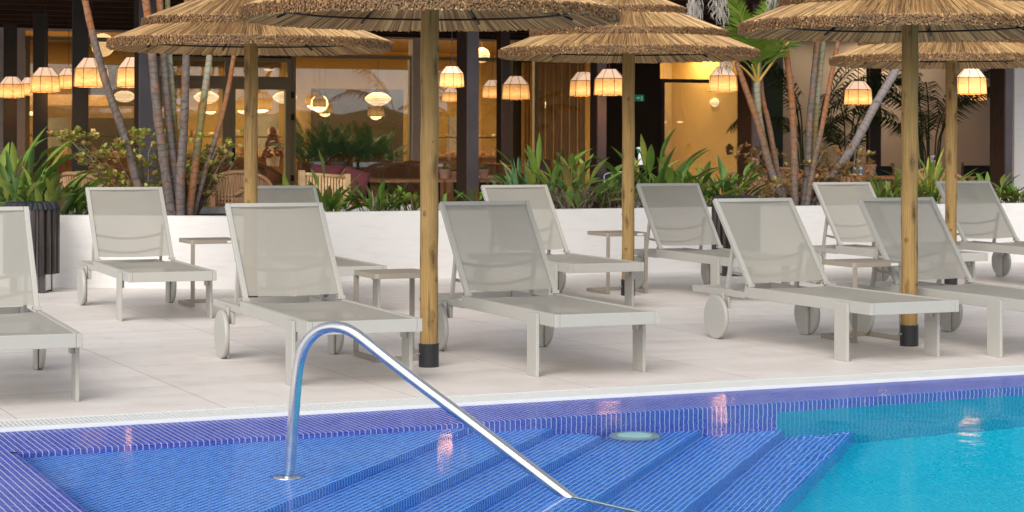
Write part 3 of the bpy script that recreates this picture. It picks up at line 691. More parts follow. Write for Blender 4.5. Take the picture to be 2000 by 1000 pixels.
def leaf_plant(x, v, z, n, H, spread, Lf, wf, seed, label, mat='leaf', cat='plant', name='broadleaf_plant', group='leafy plants in the planter bed', dry=0, up=1.3, droop=.45):
    rnd = random.Random(seed); p = W(x, 300, v); t = thing(name, label, cat, (p.x, p.y, z), 0, group)
    mb = MB()
    for k in range(n):
        az = rnd.random()*2*pi; r = rnd.random()**.6*spread; el = rnd.gauss(up, .22)
        hh = H*rnd.uniform(.35, 1.)
        L = Lf*rnd.uniform(.6, 1.15); st = max(hh-L*.75, .05)
        leaf(mb, (r*.7*cos(az), r*.7*sin(az), 0), az+rnd.uniform(-.6, .6), min(max(el-.45*r/spread, .45), 1.54), L, wf*rnd.uniform(.7, 1.15), droop*rnd.uniform(.4, 1.6), .3, st)
    obj('foliage', mb, M[mat], t, smooth='all')
    if dry:
        mb = MB()
        for k in range(dry):
            az = rnd.random()*2*pi; r = rnd.random()*spread*.9
            leaf(mb, (r*cos(az), r*sin(az), -.02), rnd.random()*6.28, rnd.uniform(.9, 1.5), rnd.uniform(.12, .34), .022, rnd.uniform(0, 1.2), .4)
        obj('dry_stalks', mb, M['dry'], t)
    return t
ZB = ZT-.045; LEAFPL = [
 (-10, 17.7, 44, .82, .3, .38, .075, 'leafy plant at the left edge of the photo above the cut off lounger', 'leaf', 0),
 (34, 17.5, 34, .78, .22, .42, .075, 'tall broad leaved plant behind the left litter bin', 'leaf', 0),
 (86, 17.4, 64, .44, .3, .3, .065, 'low leafy plant directly right of the left litter bin', 'leaf', 0),
 (130, 17.6, 60, .44, .26, .3, .065, 'low leafy plant left of the back row lounger backrest', 'leaf', 0),
 (565, 17.9, 8, .5, .12, .34, .095, 'sparse plant with broad leaves in front of the bamboo bench', 'leaf', 0),
 (640, 17.5, 30, .34, .22, .32, .07, 'plant with one tall upright leaf in front of the bamboo bench', 'leaf', 6),
 (735, 17.5, 36, .32, .26, .28, .055, 'low spreading plant in front of the plum cushion', 'leaf', 12),
 (800, 17.6, 26, .38, .18, .26, .055, 'low plant left of the nearest umbrella pole', 'leaf', 6),
 (868, 17.7, 9, .24, .1, .22, .045, 'small plant just right of the nearest umbrella pole', 'leaf', 0),
 (935, 17.9, 14, .30, .14, .26, .045, 'small plant at the foot of the dark double post', 'leaf', 0),
 (1062, 17.6, 38, .74, .24, .38, .07, 'tall bright plant behind the middle lounger backrest', 'leaf', 120),
 (1115, 17.4, 28, .62, .25, .34, .068, 'tall plant over dry stalks between two lounger backrests', 'leaf', 260),
 (1165, 17.6, 28, .64, .25, .34, .068, 'plant over dry stalks left of the black nylon bag', 'leaf', 230),
 (1205, 17.4, 30, .42, .22, .28, .06, 'low plant against the left side of the middle umbrella pole', 'leaf', 160),
 (1268, 17.6, 28, .84, .18, .44, .075, 'tall narrow leaved plant right of the middle umbrella pole', 'leaf', 10),
 (1312, 17.5, 34, .62, .24, .4, .068, 'narrow leaved plant behind the lounger with the bin beside it', 'leaf', 10),
 (1362, 17.7, 32, .52, .24, .36, .068, 'narrow leaved plant left of the right litter bin', 'leaf', 10),
 (1418, 17.8, 44, .55, .22, .34, .06, 'leafy plant rising behind the right litter bin', 'leaf', 0),
 (1720, 17.6, 46, .36, .22, .26, .05, 'low plant above the back row lounger near the terracotta pot', 'leaf', 0),
 (1748, 17.7, 36, .5, .16, .38, .035, 'yellow striped strappy plant left of the right front umbrella pole', 'leafyel', 0),
 (1818, 17.6, 56, .58, .2, .38, .045, 'strappy plant with a flower stalk between the two right poles', 'leafyel', 14),
 (1932, 17.6, 40, .40, .22, .26, .06, 'low plant right of the far right backrest', 'leaf', 0),
 (1985, 17.6, 44, .30, .22, .22, .055, 'low plant at the right edge of the photo', 'leaf', 8),
]
for i, (x, v, n, H, sp, Lf, wf, lab, mt, dry) in enumerate(LEAFPL):
    t = leaf_plant(x, v, ZB, n, H, sp, Lf, wf, 40+i, lab, mt, dry=dry)
    if 'one tall upright' in lab:
        mb = MB()
        for az, el, st, L, w_ in ((2.9, 1.48, .26, .29, .085), (.3, 1.25, .22, .18, .06), (.15, .95, .2, .24, .07), (2.6, 1.2, .2, .2, .07)): leaf(mb, (0, 0, 0), az, el, L, w_, .15, .15, st+.08)
        obj('tall_leaf', mb, M['leaf'], t, smooth='all')
    if 'flower stalk' in lab:
        mb = MB(); mb.tube([(.02, 0, 0), (.03, 0, .3), (.02, .01, .5)], .006, 5)
        for k in range(22): mb.blob((.02+R_.uniform(-.025, .025), R_.uniform(-.02, .02), R_.uniform(.36, .54)), .012, n=5, m=3)
        obj('flower_stalk', mb, plain('pale purple blossom', (.3, .24, .3), .7), t)
ag = thing('agave_plant', 'upright blue green agave among the planter leaves behind the dark double post', 'agave', W(1018, 300, 17.75).xy.to_3d()+Vector((0, 0, ZB)))
mb = MB(); rnd = random.Random(5)
for k in range(26): leaf(mb, (rnd.uniform(-.03, .03), rnd.uniform(-.03, .03), 0), k*2.4, 1.5-.85*(k/26)+rnd.uniform(-.1, .1), .55-.1*k/26, .05, -.12, .35)
obj('foliage', mb, M['agave'], ag)
# jade bushes
def jade(x, v, z0, w_, h, seed, label, mat, n=120):
    rnd = random.Random(seed); p = W(x, 300, v); t = thing('jade_plant', label, 'succulent bush', (p.x, p.y, z0))
    mb = MB(); tips = []
    for k in range(13):
        a = rnd.random()*2*pi; q = Vector((rnd.uniform(-.03, .03), 0, 0)); d = Vector((cos(a)*w_*.22, sin(a)*.09, h*.26)); pts = [q]
        for s_ in range(4): q = q+d+Vector((rnd.uniform(-.05, .05)*w_, rnd.uniform(-.04, .04), rnd.uniform(-.03, .05)*h)); pts.append(q); tips.append(q)
        mb.tube(pts, [.02, .014, .008, .005, .003], 6)
    obj('trunk', mb, M['jadebark'], t, smooth='all'); mb = MB()
    for k in range(n):
        q = rnd.choice(tips)+Vector((rnd.gauss(0, .11*w_), rnd.gauss(0, .06), rnd.gauss(0, .09*h)))
        for j in range(8):
            az, el = rnd.random()*2*pi, rnd.uniform(-.3, 1.3); d = Vector((cos(az)*cos(el), sin(az)*cos(el), sin(el))); s = d.cross(Vector((0, 0, 1))).normalized(); L = rnd.uniform(.035, .055); wd = L*.42
            c = q+d*.012; nn = s.cross(d)*.004
            mb.add([c, c+d*L*.4+s*wd+nn, c+d*L*.8+s*wd*.8+nn, c+d*L, c+d*L*.8-s*wd*.8+nn, c+d*L*.4-s*wd+nn], [(0, 1, 2, 3), (0, 3, 4, 5)])
    obj('foliage', mb, M[mat], t); return t
jade(282, 18.0, ZB, .75, .62, 11, 'jade bush with green and reddish leaves behind the left palm trunks', 'jade', 240)
jade(378, 17.95, ZB, .45, .55, 14, 'smaller green jade bush on the right of the left palm trunks', 'jade', 130)
jade(1560, 18.05, ZB, .70, .50, 12, 'jade bush with orange red leaves behind the right palm trunks', 'jadered', 230)
jade(1478, 17.6, ZB, .34, .26, 13, 'small jade shrub with red tips left of the right palm trunks', 'jadered', 40)
# palms
def palm(label, stems, v, mats, z0=ZB, cat='palm'):
    b = W(*stems[0][0], v); t = thing('palm_tree', label, cat, (b.x, b.y, z0))
    for i, st in enumerate(stems):
        vv = v + (i % 3)*.07; w0, w1 = st[-1]; pts = [W(x, y, vv)-Vector((b.x, b.y, z0)) for x, y in st[:-1]]
        pts = [Vector((pts[0].x, pts[0].y, -.03))]+pts if pts[0].z > 0 else pts
        d = depth(st[0][0], v); m = 4*(len(pts)-1)+1; sp = spline([tuple(p) for p in pts], 5); n = len(sp)
        # knobbly rings
        full = []; rad_ = []
        for j in range(n-1):
            a, c = Vector(sp[j]), Vector(sp[j+1])
            for q in range(3): full.append(a.lerp(c, q/3)); f = (j+q/3)/n; rad_.append((w0+(w1-w0)*f)*.82/F_PX*d/2*(1+.05*sin(j*2.3+q*1.7)))
        mb = MB(); mb.tube(full, rad_, 12); o = obj('trunk', mb, M[mats[i % len(mats)]], t, smooth='all')
    return t, b
pl1, _ = palm('single slender palm trunk leaning left over the first back row lounger', [[(283, 412), (266, 350), (242, 262), (212, 180), (192, 110), (174, 40), (158, -40), (140, -160), (24, 14)]], 17.75, ['tk1'])
pl2, b2 = palm('clump of slender ringed palm trunks left of the back row umbrella pole', [
  [(336, 424), (322, 330), (306, 210), (297, 110), (284, 0), (265, -150), (26, 17)],
  [(350, 424), (340, 330), (327, 210), (319, 112), (310, -10), (300, -150), (22, 15)],
  [(340, 424), (344, 320), (338, 200), (331, 112), (326, -10), (325, -150), (15, 12)],
  [(352, 424), (353, 340), (359, 250), (363, 115), (366, -20), (368, -150), (25, 14)],
  [(369, 420), (383, 310), (397, 200), (408, 115), (414, 40), (422, -150), (24, 11)],
  [(379, 416), (402, 330), (430, 240), (446, 170), (457, 105), (480, -20), (16, 10)]], 17.6, ['tk1', 'tk1', 'tk3', 'tk1', 'tk3', 'tk2'])
pr, b3 = palm('clump of ringed orange palm trunks with green crown between the right umbrellas', [
  [(1530, 404), (1502, 320), (1478, 235), (1450, 156), (1438, 120), (20, 12)],
  [(1526, 404), (1500, 315), (1482, 228), (1478, 160), (1480, 120), (20, 15)],
  [(1536, 404), (1517, 325), (1501, 240), (1489, 192), (1482, 120), (1476, 40), (15, 11)],
  [(1553, 404), (1551, 290), (1545, 180), (1534, 92), (1525, 0), (1520, -80), (19, 12)],
  [(1570, 404), (1578, 320), (1581, 240), (1590, 140), (1597, 60), (1606, -80), (20, 12)],
  [(1578, 404), (1585, 352), (1595, 200), (1607, 75), (1612, -80), (17, 13)],
  [(1576, 406), (1588, 330), (1604, 255), (1623, 150), (1640, 60), (1660, -80), (15, 10)]], 17.75, ['tk2', 'tk3', 'tk2', 'tk2', 'tk1', 'tk3', 'tk2'])
pl4, _ = palm('grey palm trunk leaning strongly right toward the far right umbrella', [[(1598, 404), (1624, 350), (1668, 283), (1712, 200), (1742, 150), (1790, 60), (1840, -40), (23, 18)]], 17.95, ['tk4'])
def frond(mb, base, az, el, L, nl, ll, droop, wl=.012, rnd=R_, sag=.6):
    p = Vector(base); h = Vector((cos(az), sin(az), 0)); side = Vector((-sin(az), cos(az), 0)); e = el; pts = [p.copy()]
    K = 14
    for k in range(K):
        d = h*cos(e)+Vector((0, 0, sin(e))); p = p+d*L/K; e -= droop/K; pts.append(p.copy())
    mb.tube(pts, [.011*(1-.8*k/K) for k in range(K+1)], 5)
    for k in range(nl):
        f = .18+.8*k/nl; i = min(int(f*K), K-1); q = pts[i].lerp(pts[i+1], f*K-i); d = (pts[i+1]-pts[i]).normalized()
        l = ll*(.55+.9*sin(pi*min(f*1.05, 1)))*.75
        for s in (-1, 1):
            dr = (d*.75+side*s*rnd.uniform(.7, 1.)+Vector((0, 0, rnd.uniform(-.05, .25)))).normalized()
            a = q; b = q+dr*l*.5+Vector((0, 0, -.02)); c = q+dr*l+Vector((0, 0, -sag*l*.5)); w_ = d*wl
            mb.add([a-w_*.5, a+w_*.5, b+w_, b-w_, c], [(0, 1, 2, 3), (3, 2, 4)])
# crown of the green palm
cr = W(1478, 150, 17.8)-Vector((b3.x, b3.y, ZB)); rnd = random.Random(21)
for az, el, L, dr in ((.4, .95, .85, .5), (2.9, 1.0, .8, 1.0), (1.9, 1.25, 1.0, .8), (-1.2, 1.3, .9, 1.2), (4.4, 1.1, .8, .9), (2.4, 1.35, 1.1, .3), (.9, 1.3, 1.0, .3)):
    mb = MB(); frond(mb, cr, az, el, L, 34, .34, dr, .016, rnd); obj('frond', mb, M['palmgreen'], pr)
mb = MB()
for a, c in (((1474, 158), (1446, 128)), ((1482, 158), (1540, 82)), ((1478, 158), (1468, 126)), ((1480, 158), (1482, 100)), ((1482, 120), (1560, 50))):
    A, B = W(*a, 17.8)-Vector((b3.x, b3.y, ZB)), W(*c, 17.7)-Vector((b3.x, b3.y, ZB)); mb.tube([A, A.lerp(B, .5)+Vector((0, 0, .01)), B], [.015, .012, .008], 6)
obj('petiole', mb, M['petiole'], pr)
for x, y, L in ((1352, 30, .25), (1405, 24, .2), (1512, 6, .22), (1418, 132, .12), (1550, 80, .12)):
    mb = MB(); c = W(x, y, 17.9)-Vector((b3.x, b3.y, ZB))
    for k in range(60):
        a = rnd.random()*2*pi; r = rnd.random()*.09; q = c+Vector((r*cos(a), r*sin(a), rnd.uniform(.0, .25))); l = L*rnd.uniform(.5, 1.1)
        q2 = q+Vector((rnd.gauss(0, .04), rnd.gauss(0, .04), -l)); m_ = q.lerp(q2, .5)+Vector((rnd.gauss(0, .025), 0, 0)); s_ = Vector((.005, 0, 0)); mb.add([q-s_, q+s_, m_+s_, m_-s_, q2], [(0, 1, 2, 3), (3, 2, 4)])
    obj('dead_fibre', mb, M['palmdead'], pr)
# more crowns above the frame, so that other views see whole palms
for tr, lst in ((pl2, ((265, -150), (325, -150), (422, -150))), (pl1, ((140, -160),)), (pr, ((1520, -80), (1606, -80), (1660, -80)))):
    for x, y in lst:
        c = W(x, y, 17.7)-Vector(tr.location)
        for k in range(5):
            mb = MB(); frond(mb, c, k*1.26+x, 1.15, 1.1, 26, .36, .9, .016, rnd); obj('frond', mb, M['palmgreen'], tr)
mb = MB(); c = W(25, -30, 17.7)-Vector(pl1.location)
for k in range(50):
    q = c+Vector((rnd.gauss(0, .05), rnd.gauss(0, .05), rnd.uniform(0, .2))); q2 = q+Vector((rnd.gauss(0, .03), 0, -rnd.uniform(.1, .28))); s_ = Vector((.005, 0, 0)); mb.add([q-s_, q+s_, q2], [(0, 1, 2)])
# dark potted palms in the veranda
def dark_palm(x, v, label, n, seed, H=1.7):
    rnd = random.Random(seed); p = W(x, 300, v); t = thing('potted_palm', label, 'palm', (p.x, p.y, .12))
    mb = MB(); mb.lathe([(.001, .02), (.15, 0), (.2, .34), (.17, .34), (.16, .3), (.001, .3)], 20); obj('pot', mb, M['terracotta'], t, smooth=True)
    for k in range(n):
        a = rnd.random()*2*pi; mb = MB(); h = H*rnd.uniform(.55, 1.1); b = Vector((.06*cos(a), .06*sin(a), .3)); c = Vector((.16*cos(a), .16*sin(a), .3+h*.55))
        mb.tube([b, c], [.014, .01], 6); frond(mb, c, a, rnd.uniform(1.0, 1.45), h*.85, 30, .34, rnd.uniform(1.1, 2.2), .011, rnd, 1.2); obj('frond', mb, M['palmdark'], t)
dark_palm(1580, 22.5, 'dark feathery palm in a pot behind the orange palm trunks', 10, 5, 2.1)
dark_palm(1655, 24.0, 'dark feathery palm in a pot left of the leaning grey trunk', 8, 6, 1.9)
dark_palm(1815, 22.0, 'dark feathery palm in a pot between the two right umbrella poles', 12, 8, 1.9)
# ---------------------------------------------------------------- veranda roof, posts, netting
VF = 30.0; FZ = .12                                       # facade plane, veranda floor
rf = thing('veranda_roof', 'dark timber veranda roof over the restaurant front', 'roof', rz=PSI)
mb = MB(); mb.box(-4, 34, 18.15, VF+.3, 3.02, 3.16); obj('ceiling', mb, M['ceil'], rf)
for k in range(11):
    mb = MB(); mb.box(-4, 34, 19.1+k*1.05, 19.22+k*1.05, 2.88, 3.017); obj('beam', mb, M['darkwood'], rf)
mb = MB(); mb.box(-4, 34, 18.0, 18.147, 2.8, 3.2); obj('fascia', mb, M['darkwood'], rf)
def post(x, v, a, b, label, mats=('darkwood', 'steelpost')):
    u = col(x, v); t = thing('veranda_post', label, 'post', U(u, v, FZ-.12 if v < 18.4 else FZ), PSI, 'posts of the restaurant veranda')
    mb = MB(); mb.box(-a/2, a/2, 0, .03, 0, 2.9-FZ); obj('front_flange', mb, M[mats[1]], t, bevel=.003)
    mb = MB(); mb.box(-a/2+.004, a/2-.004, .032, b, 0, 2.9-FZ); obj('web', mb, M[mats[0]], t, bevel=.003)
    mb = MB(); mb.box(-a/2-.03, a/2+.03, -.03, b+.03, 0, .015); obj('base_plate', mb, M['blackmetal'], t)
post(288, 20.0, .17, .24, 'brown post behind the left palm clump'); post(924, 20.0, .135, .32, 'dark double post right of the nearest umbrella pole')
post(1176, 21.6, .12, .22, 'slim dark post left of the middle umbrella pole'); post(1477, 20.6, .10, .36, 'wide dark post behind the green palm crown')
post(1971, 20.0, .105, .32, 'dark post at the right edge beside the white wall'); post(1710, 23.6, .19, .10, 'dark post in front of the lamp lit beige wall')
post(988, 25.0, .12, .20, 'post inside the veranda behind the two hanging lanterns')
for x, v, lab in ((157, 23.3, 'third dark post from the left, behind the largest lit lantern'), (79, 26.2, 'second dark post from the left, behind a lit lantern'), (20, 29.2, 'leftmost dark post beside the white corner of the facade')):
    post(x, v, .19, .05, lab, ('blackwood', 'blackwood'))
# netting hung between the posts
for x0, x1, lab in ((-160, 280, 'black netting left of the brown post'), (304, 910, 'black netting between the brown post and the dark double post'), (940, 1164, 'black netting right of the dark double post'), (1186, 1442, 'black netting right of the middle umbrella pole')):
    v = 29.35 if x0 < 0 else 22.9; mb = MB(); a, b = col(x0, v), col(x1, v)
    mb.quad((a, v, FZ), (b, v, FZ), (b, v, 2.85), (a, v, 2.85)); tag(obj('netting', mb, M['net'], rz=PSI), lab, 'netting')
# ---------------------------------------------------------------- restaurant building
rb = thing('restaurant_building', 'restaurant with glazed front and warm lit dining room behind the planter', 'building', rz=PSI)
def fx(x, v=VF): return col(x, v)
def wallp(x0, x1, z0, z1, mat='white', v=VF, th=.2, label=None):
    mb = MB(); mb.box(fx(x0, v), fx(x1, v), v, v+th, z0, z1); o = obj('wall', mb, M[mat], rb); tag(o, label); return o
wallp(-700, 7, FZ, 3.0); wallp(32, 48, FZ, 2.78, v=VF-.1); wallp(7, 1290, 2.86, 3.0, v=VF-.1, label='white lintel over the windows'); wallp(806, 826, FZ, 2.86, v=VF-.1)
wallp(1183, 1289, FZ, 2.86, 'darkpanel'); wallp(1000, 1041, FZ, 2.6, 'darkpanel', VF+.5)
def window(x0, x1, z0, z1, nm=1, v=VF, fw=.06, transom=None, matf='olive'):
    a, b = fx(x0, v), fx(x1, v); mb = MB()
    mb.box(a, a+fw, v-.04, v+.06, z0, z1); mb.box(b-fw, b, v-.04, v+.06, z0, z1)
    mb.box(a+fw, b-fw, v-.04, v+.06, z1-fw, z1); mb.box(a+fw, b-fw, v-.04, v+.06, z0, z0+fw)
    for k in range(1, nm): c = a+(b-a)*k/nm; mb.box(c-fw/2, c+fw/2, v-.038, v+.058, z0+fw, z1-fw)
    if transom: mb.box(a+fw, b-fw, v-.036, v+.056, transom-fw/2, transom+fw/2)
    fr = obj('window', mb, M[matf], rb, bevel=.002)
    mb = MB(); mb.quad((a+fw, v, z0+fw), (b-fw, v, z0+fw), (b-fw, v, z1-fw), (a+fw, v, z1-fw)); obj('pane', mb, M['glass'], fr)
window(49, 300, FZ, 2.78, 1); window(569, 805, FZ, 2.6); window(827, 1000, FZ, 2.6, 2); window(1042, 1182, FZ, 2.6); window(1290, 1450, FZ, 2.3, matf='steelpost')
# door set: transom over two glazed leaves
window(302, 446, 2.17, 2.52); window(446, 568, 2.17, 2.52)
for x0, x1 in ((302, 446), (446, 568)):
    a, b = fx(x0), fx(x1); mb = MB(); f = .1
    mb.box(a, a+f, VF-.05, VF+.05, FZ, 2.168); mb.box(b-f, b, VF-.05, VF+.05, FZ, 2.168); mb.box(a+f, b-f, VF-.05, VF+.05, 2.03, 2.168); mb.box(a+f, b-f, VF-.05, VF+.05, FZ, FZ+.25)
    d = obj('door', mb, M['olive'], rb, bevel=.003)
    mb = MB(); mb.quad((a+f, VF, FZ+.25), (b-f, VF, FZ+.25), (b-f, VF, 2.03), (a+f, VF, 2.03)); obj('pane', mb, M['glass'], d)
    s = a+f-.03 if x0 > 400 else b-.05; mb = MB(); mb.box(s-.02, s+.02, VF-.07, VF-.05, .9, 1.12); mb.bar((s, VF-.09, 1.02), (s-.13, VF-.09, 1.02), .02, .02); obj('handle', mb, M['blackmetal'], d)
    for z in (.6, 1.55, 1.9):
        if x0 > 400: mb = MB(); mb.box(b-.015, b+.03, VF-.08, VF-.05, z, z+.1); obj('hinge', mb, M['blackmetal'], d)
wallp(7, 49, 2.6, 2.86); wallp(302, 568, 2.52, 2.86, 'darkpanel')
# carved wooden trim in the transom
mb = MB(); a, b = fx(312), fx(560); z = 2.36
mb.box(a, b, VF+.25, VF+.28, z, z+.16)
for k in range(40): c = a+(b-a)*(k+.5)/40; mb.box(c-.012, c+.012, VF+.235, VF+.249, z+.02, z+.14)
obj('carved_trim', mb, M['bamboo'], rb)
# interior shell
VB = 37.5; aL, aR = fx(-400), fx(1452)
mb = MB(); mb.box(aL-3, aR+2, VB, VB+.2, FZ, 3.0); obj('back_wall', mb, M['warmwall'], rb)
mb = MB(); mb.box(aR, aR+.15, VF+.22, VB, FZ, 3.0); mb.box(aL-3.2, aL-3, VF, VB, FZ, 3.0); obj('side_wall', mb, M['warmwall'], rb)
mb = MB(); mb.box(aL-3, aR, VF+.2, VB+.2, 3.0, 3.1); obj('ceiling', mb, plain('dim ochre ceiling', (.3, .22, .1), .8), rb)
mb = MB(); mb.box(fx(1295), aR, VF+2.6, VF+2.7, FZ, 2.9); obj('room_wall', mb, plain('cream room wall', (.62, .47, .24), .8, .04), rb)
mb = MB()
for k in range(16): c = fx(1044)+.075*k; mb.tube([(c, VF+.45+.03*(k % 2), FZ), (c, VF+.45+.03*(k % 2), 2.55)], .036, 8)
obj('curtain', mb, plain('ochre curtain', (.55, .33, .11), .8, .15), rb, smooth=True)
for x, z0, z1, v, m_ in ((120, 1.75, 2.0, 34, 'bamboo'), (250, .1, 2.6, 36, 'darkpanel'), (700, .1, 2.2, 35.5, 'darkpanel'), (660, 1.2, 1.9, 36, 'bamboo')):
    mb = MB(); c = fx(x, v); mb.box(c-.9, c+.9, v, v+.1, z0, z1); obj('panel', mb, M[m_], rb)
mb = MB(); mb.box(fx(-100, 33), fx(420, 33), 33, 33.5, 1.6, 1.8); obj('canopy', mb, M['bamboo'], rb)
for x, v in ((110, 36.8), (200, 36.8), (330, 36.5), (520, 36.5), (900, 36.5)):
    mb = MB(); c = fx(x, v); mb.box(c-.25, c+.25, v, v+.06, .9, 1.7); obj('niche', mb, plain('grey niche', (.35, .33, .3), .6), rb)
ex = thing('exit_sign', 'small green emergency exit sign on the dark wall', 'sign', U(fx(1247), VF-.001, zat(1247, 188, VF)-.05), PSI)
mb = MB(); mb.box(-.09, .09, -.03, -.002, -.035, .075); obj('panel', mb, M['exit'], ex)
mb = MB(); mb.add([(-.06, -.032, .02), (-.02, -.032, .045), (-.02, -.032, .03), (.01, -.032, .03), (.01, -.032, .01), (-.02, -.032, .01), (-.02, -.032, -.005)], [(0, 1, 2, 3, 4, 5, 6)]); mb.box(.03, .055, -.034, -.031, -.02, .05)
obj('pictogram', mb, emis('sign white', (.4, .7, .55), .25), ex)
# beige end wall of the veranda and white wall at the right edge
ew = thing('beige_wall', 'beige plastered wall at the right end of the veranda', 'wall', rz=PSI)
mb = MB(); mb.box(col(1524, 27), col(2150, 27), 27, 27.2, FZ, 3.0); obj('wall', mb, M['beige'], ew)
mb = MB(); mb.box(col(1486, 26.9), col(1526, 26.9), 26.85, 26.99, FZ, 3.0); obj('dark_gap_panel', mb, plain('dark green panel', (.01, .03, .03), .5), ew)  # dark panel standing for the dark gap beside the wall
mb = MB(); mb.box(col(1524, 27), col(2150, 27), 26.95, 26.995, FZ, .42); obj('base_board', mb, M['darkwood'], ew)
for x in (1735, 1600, 1850):
    L = bpy.data.lights.new('wall washer', 'AREA'); L.size = .5; L.energy = 13 if x == 1735 else 3; L.color = (1, .72, .45)
    o = bpy.data.objects.new('wall_washer', L); link(o, ew, (col(x, 26.4), 26.4, 2.86))
ww = thing('white_wall', 'pale white wall at the right edge beside the last post', 'wall', rz=PSI)
mb = MB(); mb.box(col(1981, 20.5), col(2600, 20.5), 20.5, 20.7, 0, 3.0); obj('wall', mb, M['wall'], ww)
for x, v, lab in ((60, 34., 'left'), (520, 33.5, 'middle'), (900, 33.5, 'right'), (1370, 31.3, 'cream room')):
    L = bpy.data.lights.new('added room fill', 'AREA'); L.shape = 'RECTANGLE'; L.size = 4.5 if v > 32 else 1.2; L.size_y = 3. if v > 32 else .8; L.energy = 215 if v > 32 else 60; L.color = (1, .70, .34)  # unseen area lights added under the ceiling to brighten the dining room
    o = bpy.data.objects.new('added_room_fill', L); link(o, rb, (fx(x, v), v, 2.96))
# ---------------------------------------------------------------- lamps
def lantern(label, x, y, v, wpx, lit=True, first=[None]):
    """woven drum lantern with white cap; x,y centre of the drum, wpx its width in the photograph"""
    d = depth(x, v); s = wpx/F_PX*d/.345; p = W(x, y, v)
    if first[0] is None:
        t = thing('woven_lantern', label, 'pendant lamp', group='woven lanterns hanging in the veranda'); R = .19
        n = 8; mb = MB(); mb.lathe([(R*.94, 0), (R, -.2)], 16)
        obj('shade', mb, M['shade'], t, smooth=True)
        mb = MB(); mb.lathe([(.085, .115), (R*.94, .003)], 8); obj('cap', mb, M['shadetop'], t)
        mb = MB()
        for k in range(n):
            a = 2*pi*k/n+.2; c_, s_ = cos(a), sin(a); mb.tube([(.085*c_, .085*s_, .118), (R*.95*c_, R*.95*s_, .003), (R*1.01*c_, R*1.01*s_, -.2)], .0035, 4)
        for r, z in ((.085, .117), (R*.95, .002), (R*1.005, -.2)): mb.tube([(r*cos(2*pi*k/24), r*sin(2*pi*k/24), z) for k in range(24)], .0035, 4, closed=True)
        obj('wire_frame', mb, M['blackmetal'], t)
        mb = MB(); mb.blob((0, 0, -.1), .035); obj('bulb', mb, M['bulb'], t)
        mb = MB(); mb.tube([(0, 0, -.06), (0, 0, .9)], .005, 5); obj('cord', mb, M['black'], t)
        L = bpy.data.lights.new('lamp light', 'POINT'); L.energy = 10; L.color = (1, .46, .16); L.shadow_soft_size = .15
        lo = bpy.data.objects.new('lamp_light', L); link(lo, t, (0, 0, -.11)); first[0] = t
    else: t = dup(first[0], (0, 0, 0), 0, label)
    t.location = p+Vector((0, 0, .1*s)); t.scale = (s, s, s); t.rotation_euler = (0, 0, R_.random()*6)
    return t
for x, y, v, wp, lab in ((178, 152, 22.3, 62, 'largest lit lantern on the left, partly behind the leaning palm trunk'), (22, 178, 27.5, 45, 'lit lantern nearest the left edge of the photo'),
   (88, 165, 24.2, 53, 'lit lantern between the leftmost and the largest lantern'), (58, 175, 28.5, 38, 'small lit lantern half hidden right of the leftmost lantern'), (134, 160, 26.0, 42, 'lit lantern half hidden left of the largest lantern'),
   (262, 152, 20.7, 64, 'lit lantern tucked behind the brown post'), (882, 157, 18.7, 44, 'lit lantern right beside the nearest umbrella pole'), (880, 190, 27.0, 30, 'stand-in lantern for a glass reflection below the one beside the nearest umbrella pole'),  # last lantern here is added, standing for a reflection in the glass
   (962, 180, 26.0, 38, 'lit lantern just right of the dark double post'), (1007, 180, 24.2, 50, 'lit lantern left of the middle umbrella, second from the double post'), (1140, 173, 23.0, 52, 'lit lantern left of the slim dark post'),
   (1190, 170, 21.2, 56, 'lit lantern touching the middle umbrella pole'), (1412, 164, 20.2, 52, 'lit lantern under the right rim of the middle umbrella'), (1676, 190, 21.2, 50, 'lit lantern hanging alone in front of the dark feathery palms'),
   (1896, 168, 18.6, 56, 'lit lantern right of the far right umbrella pole'), (1908, 186, 25.6, 34, 'small lantern below the one right of the far right pole')):
    lantern(lab, x, y, v, wp)
def paper(label, x, y, v, wpx, first=[None]):
    p = W(x, y, v); s = wpx/F_PX*depth(x, v)/.4
    if first[0] is None:
        t = thing('paper_lamp', label, 'pendant lamp', group='lens shaped paper lamps in the dining room')
        mb = MB(); mb.lathe([(.06, .095), (.12, .075), (.185, .03), (.2, 0), (.185, -.03), (.13, -.075), (.07, -.1), (.001, -.105)], 24); obj('shade', mb, M['paper'], t, smooth=True)
        mb = MB()
        for r, z in ((.188, .03), (.203, 0), (.188, -.03), (.132, -.077)): mb.tube([(r*cos(2*pi*k/24), r*sin(2*pi*k/24), z) for k in range(24)], .0025, 4, closed=True)
        obj('wire_frame', mb, M['bamboo'], t)
        mb = MB(); mb.tube([(0, 0, .09), (0, 0, .8)], .004, 5); obj('cord', mb, M['black'], t); first[0] = t
        L = bpy.data.lights.new('paper lamp light', 'POINT'); L.energy = 6; L.color = (1, .66, .3); L.shadow_soft_size = .15; lo = bpy.data.objects.new('lamp_light', L); link(lo, t, (0, 0, -.03))
    else: t = dup(first[0], (0, 0, 0), 0, label)
    t.location = p; t.scale = (s, s, s)
for x, y, v, wp, lab in ((243, 188, 31.2, 44, 'lens shaped paper lamp left of the brown post'), (403, 190, 31.5, 50, 'lens shaped paper lamp between the palm trunks'), (556, 190, 31.2, 48, 'lens shaped paper lamp right of the back row umbrella pole'),
   (738, 193, 32.5, 52, 'lens shaped paper lamp in the big window above the ferns'), (1411, 200, 31.0, 52, 'lens shaped paper lamp in the cream room'), (1060, 205, 33.5, 26, 'small paper lamp behind the ochre curtain edge')):
    paper(lab, x, y, v, wp)
g0 = None
